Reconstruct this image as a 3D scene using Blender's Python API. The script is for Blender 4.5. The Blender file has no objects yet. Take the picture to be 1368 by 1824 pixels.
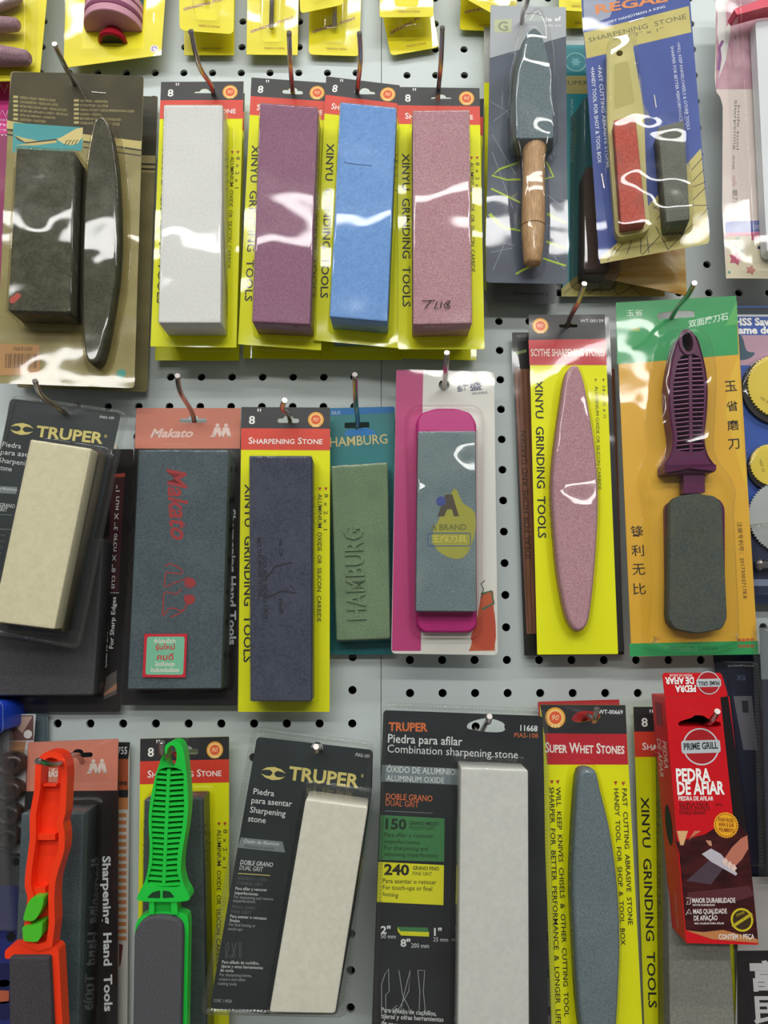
import bpy, math, random
from mathutils import Vector, Matrix
from mathutils.geometry import tessellate_polygon
random.seed(7)
SC = bpy.context.scene
COL = SC.collection

# ------------------------------------------------------------------ camera
F = 1369.0; CX, CY = 684.0, 912.0          # focal length and centre in pixels of the 1368 x 1824 frame
TH = math.atan(1.105e-4 * F)               # camera pitched up
DIST = 614.0                               # millimetres from lens to pegboard
cam = bpy.data.cameras.new('camera'); cam.sensor_fit = 'VERTICAL'; cam.sensor_height = 36.0; cam.sensor_width = 27.0
cam.lens = 36.0 * F / 1824.0; cam.clip_start = 0.02; cam.clip_end = 60
camo = bpy.data.objects.new('camera', cam); COL.objects.link(camo)
camo.location = (0, -DIST * .001, 0); camo.rotation_euler = (math.pi / 2 + TH, 0, 0)
SC.camera = camo

# ------------------------------------------------------------------ world, lamps, exposure
W = bpy.data.worlds.new('shop_air'); SC.world = W; W.use_nodes = True
W.node_tree.nodes['Background'].inputs[0].default_value = (.93, .97, 1.0, 1)
W.node_tree.nodes['Background'].inputs[1].default_value = .17
def lamp(name, loc, sx, sy, power, aim=(0, 0, 0)):
    l = bpy.data.lights.new(name, 'AREA'); l.shape = 'RECTANGLE'; l.size = sx; l.size_y = sy; l.energy = power
    l.color = (1, .99, .965)
    o = bpy.data.objects.new(name, l); COL.objects.link(o); o.location = loc
    o.rotation_euler = (Vector(aim) - Vector(loc)).to_track_quat('-Z', 'Y').to_euler()
    return o
lamp('ceiling_tube_near', (-.1, -.80, 1.26), 3.0, .05, 16, (-.1, -.1, .45))
lamp('ceiling_tube_mid', (.2, -2.1, 1.42), 3.2, .08, 25, (.2, -.9, .5))
lamp('ceiling_tube_far', (-.3, -3.8, 1.42), 3.8, .12, 44, (-.3, -1.2, .6))
SC.view_settings.view_transform = 'Standard'; SC.view_settings.look = 'None'
SC.view_settings.exposure = 0.0; SC.view_settings.gamma = 1.0; SC.view_settings.use_curve_mapping = False
SC.cycles.transparent_max_bounces = 24
SC.cycles.max_bounces = 8

# ------------------------------------------------------------------ materials
MATS = {}
def lin(h):
    h = h.lstrip('#'); r = []
    for i in (0, 2, 4):
        c = int(h[i:i+2], 16) / 255
        r.append(c / 12.92 if c <= .04045 else ((c + .055) / 1.055) ** 2.4)
    return tuple(r) + (1,)
def newmat(name):
    m = bpy.data.materials.new(name); m.use_nodes = True
    return m, m.node_tree, m.node_tree.nodes['Principled BSDF']
def C(h, rough=.55, spec=.35, metal=0, name=None):
    k = ('c', h, rough, spec, metal)
    if k not in MATS:
        m, nt, b = newmat(name or 'print_' + h.lstrip('#'))
        b.inputs['Base Color'].default_value = lin(h); b.inputs['Roughness'].default_value = rough
        b.inputs['Specular IOR Level'].default_value = spec; b.inputs['Metallic'].default_value = metal
        MATS[k] = m
    return MATS[k]
def noisecol(name, a, b_, scale, rough=.8, lo=.35, hi=.65, bump=0., detail=4, blot=None, bscale=400, stretch=(1, 1, 1)):
    """two-tone procedural grain; blot adds a third tone in larger blotches"""
    k = ('n', name)
    if k in MATS: return MATS[k]
    m, nt, b = newmat(name); N = nt.nodes; L = nt.links
    tc = N.new('ShaderNodeTexCoord'); mp = N.new('ShaderNodeMapping'); mp.inputs['Scale'].default_value = stretch
    L.new(tc.outputs['Object'], mp.inputs[0])
    no = N.new('ShaderNodeTexNoise'); no.inputs['Scale'].default_value = scale; no.inputs['Detail'].default_value = detail
    L.new(mp.outputs[0], no.inputs['Vector'])
    cr = N.new('ShaderNodeValToRGB'); cr.color_ramp.elements[0].position = lo; cr.color_ramp.elements[1].position = hi
    cr.color_ramp.elements[0].color = lin(a); cr.color_ramp.elements[1].color = lin(b_)
    L.new(no.outputs['Fac'], cr.inputs[0]); out = cr.outputs[0]
    if blot:
        n2 = N.new('ShaderNodeTexNoise'); n2.inputs['Scale'].default_value = blot[1]; n2.inputs['Detail'].default_value = 5
        L.new(mp.outputs[0], n2.inputs['Vector'])
        c2 = N.new('ShaderNodeValToRGB'); c2.color_ramp.elements[0].position = .45; c2.color_ramp.elements[1].position = .75
        c2.color_ramp.elements[1].color = (blot[2],) * 3 + (1,); c2.color_ramp.elements[0].color = (0, 0, 0, 1)
        L.new(n2.outputs['Fac'], c2.inputs[0])
        mx = N.new('ShaderNodeMix'); mx.data_type = 'RGBA'; L.new(c2.outputs[0], mx.inputs[0]); L.new(out, mx.inputs[6])
        mx.inputs[7].default_value = lin(blot[0]); out = mx.outputs[2]
    L.new(out, b.inputs['Base Color']); b.inputs['Roughness'].default_value = rough; b.inputs['Specular IOR Level'].default_value = .3
    if bump:
        bn = N.new('ShaderNodeTexNoise'); bn.inputs['Scale'].default_value = bscale; bn.inputs['Detail'].default_value = 3
        L.new(mp.outputs[0], bn.inputs['Vector'])
        bp = N.new('ShaderNodeBump'); bp.inputs['Strength'].default_value = bump; bp.inputs['Distance'].default_value = .0004
        L.new(bn.outputs['Fac'], bp.inputs['Height']); L.new(bp.outputs[0], b.inputs['Normal'])
    MATS[k] = m; return m
def clear(name, tint=(.985, .985, .98), rough=.05, bump=.9, scale=15, dist=.004, haze=.006, ior=1.42):
    """thin clear packaging plastic: transparent with a Fresnel gloss and a little haze"""
    k = ('p', name)
    if k in MATS: return MATS[k]
    m = bpy.data.materials.new(name); m.use_nodes = True; nt = m.node_tree; N = nt.nodes; L = nt.links
    N.remove(N['Principled BSDF']); out = N['Material Output']
    tc = N.new('ShaderNodeTexCoord'); no = N.new('ShaderNodeTexNoise'); no.inputs['Scale'].default_value = scale
    no.inputs['Detail'].default_value = 1.3; no.inputs['Roughness'].default_value = .4
    oi = N.new('ShaderNodeObjectInfo'); ad = N.new('ShaderNodeVectorMath'); ad.operation = 'ADD'
    L.new(tc.outputs['Object'], ad.inputs[0]); L.new(oi.outputs['Random'], ad.inputs[1]); L.new(ad.outputs[0], no.inputs['Vector'])
    bp = N.new('ShaderNodeBump'); bp.inputs['Strength'].default_value = bump; bp.inputs['Distance'].default_value = dist
    L.new(no.outputs['Fac'], bp.inputs['Height'])
    fr = N.new('ShaderNodeFresnel'); fr.inputs['IOR'].default_value = ior; L.new(bp.outputs[0], fr.inputs['Normal'])
    tr = N.new('ShaderNodeBsdfTransparent'); tr.inputs[0].default_value = tint + (1,)
    gl = N.new('ShaderNodeBsdfGlossy'); gl.inputs['Roughness'].default_value = rough; L.new(bp.outputs[0], gl.inputs['Normal'])
    df = N.new('ShaderNodeBsdfDiffuse'); df.inputs[0].default_value = (.8, .8, .78, 1)
    m1 = N.new('ShaderNodeMixShader'); m1.inputs[0].default_value = haze; L.new(tr.outputs[0], m1.inputs[1]); L.new(df.outputs[0], m1.inputs[2])
    mn = N.new('ShaderNodeMath'); mn.operation = 'MINIMUM'; mn.inputs[1].default_value = .28; L.new(fr.outputs[0], mn.inputs[0])
    m2 = N.new('ShaderNodeMixShader'); L.new(mn.outputs[0], m2.inputs[0]); L.new(m1.outputs[0], m2.inputs[1]); L.new(gl.outputs[0], m2.inputs[2])
    L.new(m2.outputs[0], out.inputs[0]); MATS[k] = m; return m
CLEAR = clear('clear_blister_plastic')
FILM = clear('clear_shrink_film', bump=.8, scale=16, haze=.008)
WAVY = clear('wavy_blister_plastic', bump=1.0, scale=17, dist=.011, haze=.006, rough=.04)
THICK = clear('thick_clear_shell', tint=(.93, .94, .92), bump=.12, haze=.015, rough=.08)
YELLOWED = clear('yellowed_blister_plastic', tint=(.95, .93, .84), bump=.5, scale=22, haze=.012)
STEEL = C('#b9b2ae', .22, .5, 1, 'zinc_plated_steel')
STEELD = C('#8d837c', .3, .5, 1, 'dull_steel')
WHITE = C('#f2f2ee'); BLACK = C('#1c1c1e'); CREAM = C('#e9e2b8')

# ------------------------------------------------------------------ geometry helpers (millimetres)
def ray(px, py):
    c, s = math.cos(TH), math.sin(TH); a = (px - CX) / F; b = -(py - CY) / F
    return Vector((a, c - b * s, s + b * c))
EYE = Vector((0, -DIST, 0))
def P(px, py, t=0):
    d = ray(px, py); return EYE + d * ((DIST - t) / d.y)
def V(x0, y0, s):
    return lambda *c: [(x0 + c[i] / s, y0 + c[i+1] / s) for i in range(0, len(c), 2)]
def area(p):
    return sum(p[i][0] * p[(i+1) % len(p)][1] - p[(i+1) % len(p)][0] * p[i][1] for i in range(len(p))) / 2
def ccw(p):
    p = [tuple(q) for q in p]; return p if area(p) > 0 else p[::-1]
def offset(p, d):
    n = len(p); out = []
    for i in range(n):
        a, b, c = Vector(p[i-1]), Vector(p[i]), Vector(p[(i+1) % n])
        e1 = (b - a); e2 = (c - b)
        if e1.length < 1e-6 or e2.length < 1e-6: out.append(tuple(b)); continue
        e1.normalize(); e2.normalize(); n1 = Vector((e1.y, -e1.x)); n2 = Vector((e2.y, -e2.x))
        m = n1 + n2
        if m.length < 1e-3: m = n1
        m.normalize(); k = d / max(.45, m.dot(n1)); out.append(tuple(b + m * k))
    return out
def rnd(p, r, seg=4):
    p = ccw(p); n = len(p); out = []
    rs = r if isinstance(r, (list, tuple)) else [r] * n
    for i in range(n):
        a, b, c = Vector(p[i-1]), Vector(p[i]), Vector(p[(i+1) % n])
        u = (a - b); v = (c - b); rr = min(rs[i], u.length * .48, v.length * .48)
        if rr < .02: out.append(tuple(b)); continue
        u.normalize(); v.normalize(); s = b + u * rr; e = b + v * rr
        for k in range(seg + 1):
            t = k / seg; out.append(tuple(s * (1-t)**2 + b * 2*t*(1-t) + e * t*t))
    return out
def smooth(p, k=4, closed=True):
    n = len(p); out = []
    for i in range(n if closed else n - 1):
        g = lambda j: Vector(p[j % n]) if closed else Vector(p[max(0, min(n-1, j))])
        a, b, c, d = g(i-1), g(i), g(i+1), g(i+2)
        for j in range(k):
            t = j / k
            out.append(tuple(.5 * (2*b + (c-a)*t + (2*a-5*b+4*c-d)*t*t + (3*b-a-3*c+d)*t**3)))
    if not closed: out.append(tuple(p[-1]))
    return out
def ell(cx, cz, rx, rz=None, n=24, a0=0):
    rz = rz or rx
    return [(cx + rx * math.cos(2*math.pi*i/n + a0), cz + rz * math.sin(2*math.pi*i/n + a0)) for i in range(n)]
def star(cx, cz, r0, r1, n):
    return [(cx + (r0 if i % 2 else r1) * math.cos(math.pi*i/n), cz + (r0 if i % 2 else r1) * math.sin(math.pi*i/n)) for i in range(2*n)]
def tess(loops):
    flat = [Vector((x, z, 0)) for l in loops for x, z in l]
    tris = tessellate_polygon([[Vector((x, z, 0)) for x, z in l] for l in loops])
    out = []
    for t in tris:
        a, b, c = (flat[i] for i in t)
        out.append(tuple(t) if (b-a).cross(c-a).z > 0 else tuple(t[::-1]))
    return out
def tag(o, label=None, cat=None, group=None, kind=None):
    if label: o['label'] = label
    if cat: o['category'] = cat
    if group: o['group'] = group
    if kind: o['kind'] = kind
    return o
def rawmesh(name, verts, faces, mat, smoothf=None):
    me = bpy.data.meshes.new(name); me.from_pydata([tuple(c * .001 for c in v) for v in verts], [], faces)
    me.materials.append(mat)
    if smoothf: me.polygons.foreach_set('use_smooth', smoothf)
    me.update(); o = bpy.data.objects.new(name, me); COL.objects.link(o); return o

class Pk:
    """a flat frame (card plane) hung in front of the board. quad: TL, TR, BR, BL where its corners are seen; d: depth of TL, TR, BL off the board"""
    def __init__(s, name, label, cat, quad, d, group=None, root=None):
        s.quad = quad; tl, tr, bl = P(*quad[0], d[0]), P(*quad[1], d[1]), P(*quad[3], d[2])
        x = tr - tl; s.w = x.length; x.normalize(); v = bl - tl; v -= x * v.dot(x); s.h = v.length; z = -v.normalized()
        s.x, s.z, s.n = x, z, x.cross(z)
        s.o = tl + x * s.w / 2 - z * s.h
        M = Matrix((x, -s.n, z)).transposed().to_4x4(); M.translation = s.o * .001
        s.M = M
        if root is None:
            s.root = bpy.data.objects.new(name, None); s.root.empty_display_size = .01; COL.objects.link(s.root); s.root.matrix_world = M
            tag(s.root, label, cat, group); s.T = None
        else:
            s.root = root.root; s.T = root.M.inverted() @ M
        s.card = ccw([s.loc(*q) for q in quad])
    def loc(s, px, py, n=0):
        d = ray(px, py); p0 = s.o + s.n * n; k = (p0 - EYE).dot(s.n) / d.dot(s.n); p = EYE + d * k - s.o
        return (p.dot(s.x), p.dot(s.z))
    def locs(s, pts, n=0): return [s.loc(*q, n) for q in pts]
    def uv(s, u, v):
        q = [Vector(s.loc(*c)) for c in s.quad]
        return tuple((q[0] * (1-u) + q[1] * u) * (1-v) + (q[3] * (1-u) + q[2] * u) * v)
    def mm(s, px, py, n=0): return (Vector(s.loc(px+1, py, n)) - Vector(s.loc(px, py, n))).length
    def mk(s, name, verts, faces, mat, sm=None, parent=None, label=None):
        v3 = [(x, -n, z) for x, n, z in verts]
        if s.T is not None:
            v3 = [tuple((s.T @ (Vector(v) * .001)) * 1000) for v in v3]
        o = rawmesh(name, v3, faces, mat, sm); o.parent = parent or s.root
        if label: o['label'] = label
        return o
    def flat(s, name, loop, n, mat, holes=(), parent=None, label=None):
        loops = [ccw(loop)] + [ccw(h)[::-1] for h in holes]
        return s.mk(name, [(x, n, z) for l in loops for x, z in l], tess(loops), mat, None, parent, label)
    def fpx(s, name, pts, n, mat, holes=(), parent=None, label=None, r=0):
        l = s.locs(pts, n); l = rnd(l, r) if r else l
        return s.flat(name, l, n, mat, [s.locs(h, n) for h in holes], parent, label)
    def ext(s, name, loop, n0, n1, mat, holes=(), parent=None, label=None):
        loops = [ccw(loop)] + [ccw(h)[::-1] for h in holes]; t = tess(loops)
        pts = [q for l in loops for q in l]; N = len(pts)
        vs = [(x, n0, z) for x, z in pts] + [(x, n1, z) for x, z in pts]
        fs = [tuple(i + N for i in f) for f in t] + [f[::-1] for f in t]; b = 0
        for l in loops:
            m = len(l)
            for i in range(m):
                j = (i + 1) % m; fs.append((b+i, b+j, N+b+j, N+b+i))
            b += m
        return s.mk(name, vs, fs, mat, None, parent, label)
    def shell(s, name, loop, steps, mat, cap=True, back=False, parent=None, label=None, dome=0):
        loop = ccw(loop); m = len(loop); vs = []; fs = []; sm = []
        for k, (off, n) in enumerate(steps):
            vs += [(x, n, z) for x, z in offset(loop, off)]
            if k:
                for i in range(m):
                    j = (i+1) % m; fs.append(((k-1)*m+i, (k-1)*m+j, k*m+j, k*m+i)); sm.append(True)
        t = tess([offset(loop, steps[-1][0])])
        if cap: fs += [tuple(i + (len(steps)-1)*m for i in f) for f in t]; sm += [False] * len(t)
        if back:
            t = tess([offset(loop, steps[0][0])]); fs += [f[::-1] for f in t]; sm += [False] * len(t)
        return s.mk(name, vs, fs, mat, sm, parent, label)
    def stone(s, pts, t, mat, r=1.2, bev=.7, name='stone', label=None, n0=.4, local=False, parent=None):
        l = rnd(pts if local else s.locs(pts, t), r, 3)
        return s.shell(name, l, [(0, n0), (0, t - bev), (-bev*.35, t - bev*.3), (-bev, t)], mat, True, True, parent, label), l
    def blister(s, l, t, base=4.5, top=.9, mat=None, film=0, name='blister', n0=.35, holes=()):
        """clear formed shell over a stone outline plus the flat flange that covers the card"""
        mat = mat or CLEAR
        st = [(base, n0), (base*.72, n0+.6), (base*.55, n0+2), (base*.3+top*.7, t*.55), (top, t-1.6), (top*.8, t-.3), (top*.3, t+.5), (-.7, t+.9), (-1.9, t+1.05)]
        b = s.shell(name, l, st, mat)
        if film is not None:
            s.flat('film', offset(rnd(s.card, 2), film), n0, mat if film > 2 else FILM, [offset(ccw(l), base)] + list(holes))
        return b
    def ribbon(s, name, pts, w, mat, n=.1, px=True, parent=None, closed=False):
        sc = s.mm(*pts[0], n) if px else 1; p = [Vector(q) for q in (s.locs(pts, n) if px else pts)]; w = w * sc / 2; N = len(p); vs = []; fs = []
        for i in range(N):
            if closed: d = p[(i+1) % N] - p[i-1]
            else: d = p[min(N-1, i+1)] - p[max(0, i-1)]
            d.normalize(); q = Vector((-d.y, d.x)) * w
            vs += [(p[i].x + q.x, n, p[i].y + q.y), (p[i].x - q.x, n, p[i].y - q.y)]
        for i in range(N if closed else N-1):
            j = (i+1) % N; fs.append((2*i, 2*i+1, 2*j+1, 2*j))
        return s.mk(name, vs, fs, mat, None, parent)
    def txt(s, body, p0, p1, h, mat, n=.12, bold=0, shear=0, caps=False, px=True, ext=0, parent=None, name='lettering', res=2):
        if px:
            h = h * s.mm(*p0, n); p0, p1 = s.loc(*p0, n), s.loc(*p1, n)
        c = bpy.data.curves.new('t', 'FONT'); c.body = body; c.resolution_u = res; c.offset = bold; c.shear = shear; c.extrude = ext and 1
        if caps:
            c.small_caps_scale = .76
            for f in c.body_format: f.use_small_caps = True
        o = bpy.data.objects.new('t', c); me = bpy.data.meshes.new_from_object(o); bpy.data.objects.remove(o); bpy.data.curves.remove(c)
        if not me.vertices: return None
        xs = [v.co.x for v in me.vertices]; ys = [v.co.y for v in me.vertices]
        x0, x1 = min(xs), max(xs); y0, y1 = min(ys), max(ys)
        wide = any(ord(q) > 0x0E00 and ord(q) not in (0x2022, 0x201d) for q in body)
        ky = h / (y1 - y0) if wide else h / .682; yb = y0 if wide else 0
        a = Vector(p0); d = Vector(p1) - a; L = d.length; d.normalize(); up = Vector((-d.y, d.x)); kx = L / max(1e-6, x1 - x0)
        vs = []
        for v in me.vertices:
            q = a + d * ((v.co.x - x0) * kx) + up * ((v.co.y - yb) * ky); vs.append((q.x, n + (v.co.z * ext if ext else 0), q.y))
        fs = [tuple(f.vertices) for f in me.polygons]; bpy.data.meshes.remove(me)
        return s.mk(name, vs, fs, mat, None, parent)
    def utxt(s, body, a, b, h, mat, n=.12, **k):
        return s.txt(body, s.uv(*a), s.uv(*b), h, mat, n, px=False, **k)
    def lathe(s, name, prof, cx, n0, mat, seg=20, parent=None, label=None, squash=1):
        """prof: list of (z, r) around a vertical axis of the card at x = cx(z)"""
        vs = []; fs = []; f = cx if callable(cx) else (lambda z: cx)
        for z, r in prof:
            for k in range(seg):
                a = 2*math.pi*k/seg; vs.append((f(z) + r*math.cos(a), n0 + squash*r*math.sin(a), z))
        for i in range(len(prof)-1):
            for k in range(seg):
                j = (k+1) % seg; fs.append((i*seg+k, i*seg+j, (i+1)*seg+j, (i+1)*seg+k))
        sm = [True] * len(fs); fs += [tuple(range(seg)), tuple(range((len(prof)-1)*seg, len(prof)*seg))[::-1]]; sm += [False, False]
        return s.mk(name, vs, fs, mat, sm, parent, label)
def euro(cx, cz, w=17, h=3.6, bump=3.4):
    """hang slot with a hump in the middle of its upper edge"""
    r = h / 2; p = []
    for i in range(7): a = -math.pi/2 + math.pi*i/6; p.append((cx + w/2 - r + r*math.cos(a), cz + r*math.sin(a)))
    for i in range(7): a = math.pi*i/6; p.append((cx + bump*math.cos(a)*1.15, cz + r + bump*.75*math.sin(a)*1.0 + .01))
    for i in range(7): a = math.pi/2 + math.pi*i/6; p.append((cx - w/2 + r + r*math.cos(a), cz + r*math.sin(a)))
    return p
def tube(name, pts, r, mat, seg=10, parent=None, cap=True):
    """round bar through world points (mm)"""
    p = [Vector(q) for q in pts]; vs = []; fs = []; N = len(p); u = None
    for i in range(N):
        d = (p[min(N-1, i+1)] - p[max(0, i-1)]).normalized()
        if u is None: u = d.orthogonal().normalized()
        u = (u - d * u.dot(d)).normalized(); w = d.cross(u)
        for k in range(seg):
            a = 2*math.pi*k/seg; vs.append(tuple(p[i] + (u*math.cos(a) + w*math.sin(a)) * r))
    for i in range(N-1):
        for k in range(seg):
            j = (k+1) % seg; fs.append((i*seg+k, i*seg+j, (i+1)*seg+j, (i+1)*seg+k))
    sm = [True]*len(fs)
    if cap: fs += [tuple(range(seg))[::-1], tuple(range((N-1)*seg, N*seg))]; sm += [False, False]
    o = rawmesh(name, vs, fs, mat, sm)
    if parent: o.parent = parent; o.matrix_parent_inverse = parent.matrix_world.inverted()
    return o

# ------------------------------------------------------------------ the setting: pegboard, its dark back, floor, ceiling
PITCH = 25.4; HR = 3.25
BOARD = noisecol('grey_white_board_paint', '#b9c3c2', '#c0c9c7', 9, rough=.42, lo=.3, hi=.7, bump=.04, bscale=700)
def pegpanel(name, i0, i1, ox, j0, j1, oz, xa, xb):
    vs = []; fs = []; n = 16; idx = {}
    def add(x, y, z):
        k = (round(x, 3), round(y, 3), round(z, 3))
        if k not in idx: idx[k] = len(vs); vs.append((x, y, z))
        return idx[k]
    def cell(xl, xr, zb, zt, cx, cz):
        ring = []; sq = []
        for k in range(n):
            a = 2*math.pi*k/n - math.pi*.75; ring.append((cx + HR*math.cos(a), cz + HR*math.sin(a)))
            e, t = divmod(k, n//4); t /= n//4
            sq.append([(xl + (xr-xl)*t, zb), (xr, zb + (zt-zb)*t), (xr - (xr-xl)*t, zt), (xl, zt - (zt-zb)*t)][e])
        for k in range(n):
            j = (k+1) % n
            fs.append((add(sq[k][0], 0, sq[k][1]), add(sq[j][0], 0, sq[j][1]), add(ring[j][0], 0, ring[j][1]), add(ring[k][0], 0, ring[k][1])))
            fs.append((add(ring[k][0], 0, ring[k][1]), add(ring[j][0], 0, ring[j][1]), add(ring[j][0], 3, ring[j][1]), add(ring[k][0], 3, ring[k][1])))
    for i in range(i0, i1+1):
        for j in range(j0, j1+1):
            cx, cz = (i+ox)*PITCH, (j+oz)*PITCH
            xl = xa if i == i0 else cx - PITCH/2; xr = xb if i == i1 else cx + PITCH/2
            cell(xl, xr, cz - PITCH/2, cz + PITCH/2, cx, cz)
    o = rawmesh(name, vs, fs, BOARD); tag(o, kind='structure'); return o
LX, LZ, RX, RZ = .03, .12, -.20, .03
SEAM = P(679, 912)[0]
wl = pegpanel('wall_left', -16, -1, LX, -14, 24, LZ, -17*PITCH, SEAM - .25); tag(wl, 'grey white perforated steel pegboard panel left of the seam')
wr = pegpanel('wall_right', 1, 17, RX, -14, 24, RZ, SEAM + .25, 17.5*PITCH); tag(wr, 'grey white perforated steel pegboard panel right of the seam')
def holes():
    out = []
    for i in range(-16, 0):
        for j in range(-14, 25): out.append(((i+LX)*PITCH, (j+LZ)*PITCH))
    for i in range(1, 18):
        for j in range(-14, 25): out.append(((i+RX)*PITCH, (j+RZ)*PITCH))
    return out
HOLES = holes()
def boxobj(name, x0, x1, y0, y1, z0, z1, mat):
    v = [(x, y, z) for x in (x0, x1) for y in (y0, y1) for z in (z0, z1)]
    f = [(0,1,3,2), (4,6,7,5), (0,4,5,1), (2,3,7,6), (0,2,6,4), (1,5,7,3)]
    return rawmesh(name, v, f, mat)
tag(boxobj('wall_back', -470, 470, 22, 30, -400, 660, C('#2a2826', .8, name='dark_gondola_back')), kind='structure')
tag(boxobj('floor', -2500, 2500, -4600, 60, -1320, -1300, noisecol('shop_floor', '#8d8880', '#a29c92', 3, rough=.5)), kind='structure')
tag(boxobj('ceiling', -2500, 2500, -4600, 60, 1480, 1500, C('#dcdcd8', .8, name='ceiling_paint')), kind='structure')

# ------------------------------------------------------------------ hooks
HOOKG = 'steel pegboard hooks'
def hook(label, pts, plate=True):
    """pts: (px, py, depth) seen along the prong from the card outward to the tip"""
    w = [P(*q) for q in pts]
    cand = sorted(HOLES, key=lambda h: (h[0]-w[0].x)**2 + .45*(h[1]-(w[0].z-6))**2)[0]
    base = Vector((cand[0], -3, cand[1] - 11)); root = bpy.data.objects.new('peg_hook', None); root.empty_display_size = .01
    COL.objects.link(root); root.location = Vector((cand[0], 0, cand[1])) * .001; bpy.context.view_layer.update()
    tag(root, label, 'hook', HOOKG)
    line = [base] + w
    path = [Vector(q) for q in smooth([tuple(q) for q in line], 5, False)]
    tube('prong', path, 1.9, STEEL, 12, root)
    # rounded back plate lying on the board and the peg that goes into the hole above it
    q = []
    for i in range(13): a = math.pi * i / 12; q.append((10.5*math.cos(a), 7*math.sin(a) - 11))
    q += [(-9, -24), (9, -24)]
    q = ccw(q); vs = [(cand[0]+x, -2.4, cand[1]+z) for x, z in q] + [(cand[0]+x, -.3, cand[1]+z) for x, z in q]; m = len(q)
    t = tess([q]); fs = [tuple(f) for f in t] + [tuple(i+m for i in f[::-1]) for f in t] + [(i, i+m, (i+1) % m + m, (i+1) % m) for i in range(m)]
    o = rawmesh('back_plate', vs, fs, STEELD); o.parent = root; o.matrix_parent_inverse = root.matrix_world.inverted()
    tube('peg', [(cand[0], -1.5, cand[1]-6), (cand[0], -2.2, cand[1]-3.5), (cand[0], .5, cand[1]-1.2), (cand[0], 9, cand[1]-.8)], 1.5, STEELD, 8, root)
    return root

# ------------------------------------------------------------------ stone and card materials
LIME = C('#e6e800', .5, .2, name='lime_yellow_card'); HBLACK = C('#2b2a2d', .4, name='charcoal_print'); HRED = C('#d8402c', .4, name='vermilion_print')
S_WHITE = noisecol('white_abrasive', '#d2d3d0', '#dadbd8', 500, bump=.1)
S_PURPLE = noisecol('plum_abrasive', '#7f556d', '#9c7289', 1300, bump=.5, bscale=1500, lo=.3, hi=.7)
S_BLUE = noisecol('sky_blue_abrasive', '#6a96d0', '#7aa4da', 900, bump=.2, blot=('#4c72a8', 160, .25))
S_PINK = noisecol('dusty_pink_abrasive', '#9f727c', '#c39ca2', 1100, bump=.5, bscale=1400, lo=.3, hi=.7)
S_NAVY = noisecol('dark_blue_abrasive', '#343848', '#454a5a', 700, bump=.3, blot=('#555a68', 60, .4))
S_SLATE = noisecol('slate_abrasive', '#39454a', '#56646a', 1100, bump=.4, lo=.3, hi=.7, blot=('#67757a', 30, .35))
S_DKGREEN = noisecol('dark_green_abrasive', '#3a4643', '#4c5855', 900, bump=.3, blot=('#5e6a66', 50, .3))
S_GREEN = noisecol('sage_green_abrasive', '#5c7456', '#7d9472', 1000, bump=.4, lo=.3, hi=.7, blot=('#4d5f48', 40, .4))
S_CREAM = noisecol('cream_abrasive', '#cfc9a8', '#d7d1b1', 300, bump=.06)
S_IVORY = noisecol('ivory_abrasive', '#d2d0c0', '#dad8c9', 300, bump=.05)
S_PALE = noisecol('pale_grey_abrasive', '#cacbc5', '#d1d2cc', 300, bump=.05)
S_GREY = noisecol('grey_carbide', '#4f5f64', '#7d8b90', 1300, bump=.5, lo=.3, hi=.7)
S_CHAR = noisecol('charcoal_abrasive', '#3f4043', '#56575a', 1200, bump=.4, lo=.3, hi=.7)
S_OLIVE = noisecol('olive_black_abrasive', '#34352c', '#4a4b40', 500, bump=.3, blot=('#666656', 90, .5))
S_RED = noisecol('brick_red_abrasive', '#a8493c', '#c25c4c', 500, bump=.2, blot=('#86594f', 50, .5))
S_ASH = noisecol('ash_abrasive', '#56594f', '#6e7166', 800, bump=.3, blot=('#7f8278', 70, .4))
S_TOP = noisecol('grey_two_tone_abrasive', '#7b7b72', '#8d8d85', 500, bump=.2, blot=('#6e6a60', 30, .4))

# ------------------------------------------------------------------ the repeated yellow pack with an eight inch block
def badge(p, u, v, r=6.2, parent=None, px=None):
    cx, cz = p.loc(*px) if px else p.uv(u, v)
    b = p.flat('badge', ell(cx, cz, r), .10, C('#e9a83f'), label='round orange quality badge')
    p.flat('badge_ring', ell(cx, cz, r*.8, n=20), .14, C('#f3cf86'), parent=b)
    p.flat('badge_centre', ell(cx, cz, r*.62, n=20), .18, C('#e0602e'), parent=b)
    p.txt('90', (cx-r*.36, cz-r*.24), (cx+r*.36, cz-r*.24), r*.5, C('#f7dcb0'), .22, shear=.3, px=False, parent=b)
    for k in range(3): p.flat('star', star(cx + (k-1)*r*.34, cz - r*.82, r*.06, r*.15, 5), .2, C('#fff0c0'), parent=b)
def bands(p, cols, slot=None, n=.05):
    """printed horizontal bands: (v0, v1, material, name)"""
    for v0, v1, m, nm in cols:
        hs = [slot] if slot and v0 < .05 else []
        p.flat(nm, [p.uv(0, v0), p.uv(1, v0), p.uv(1, v1), p.uv(0, v1)], n, m, hs)
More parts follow.
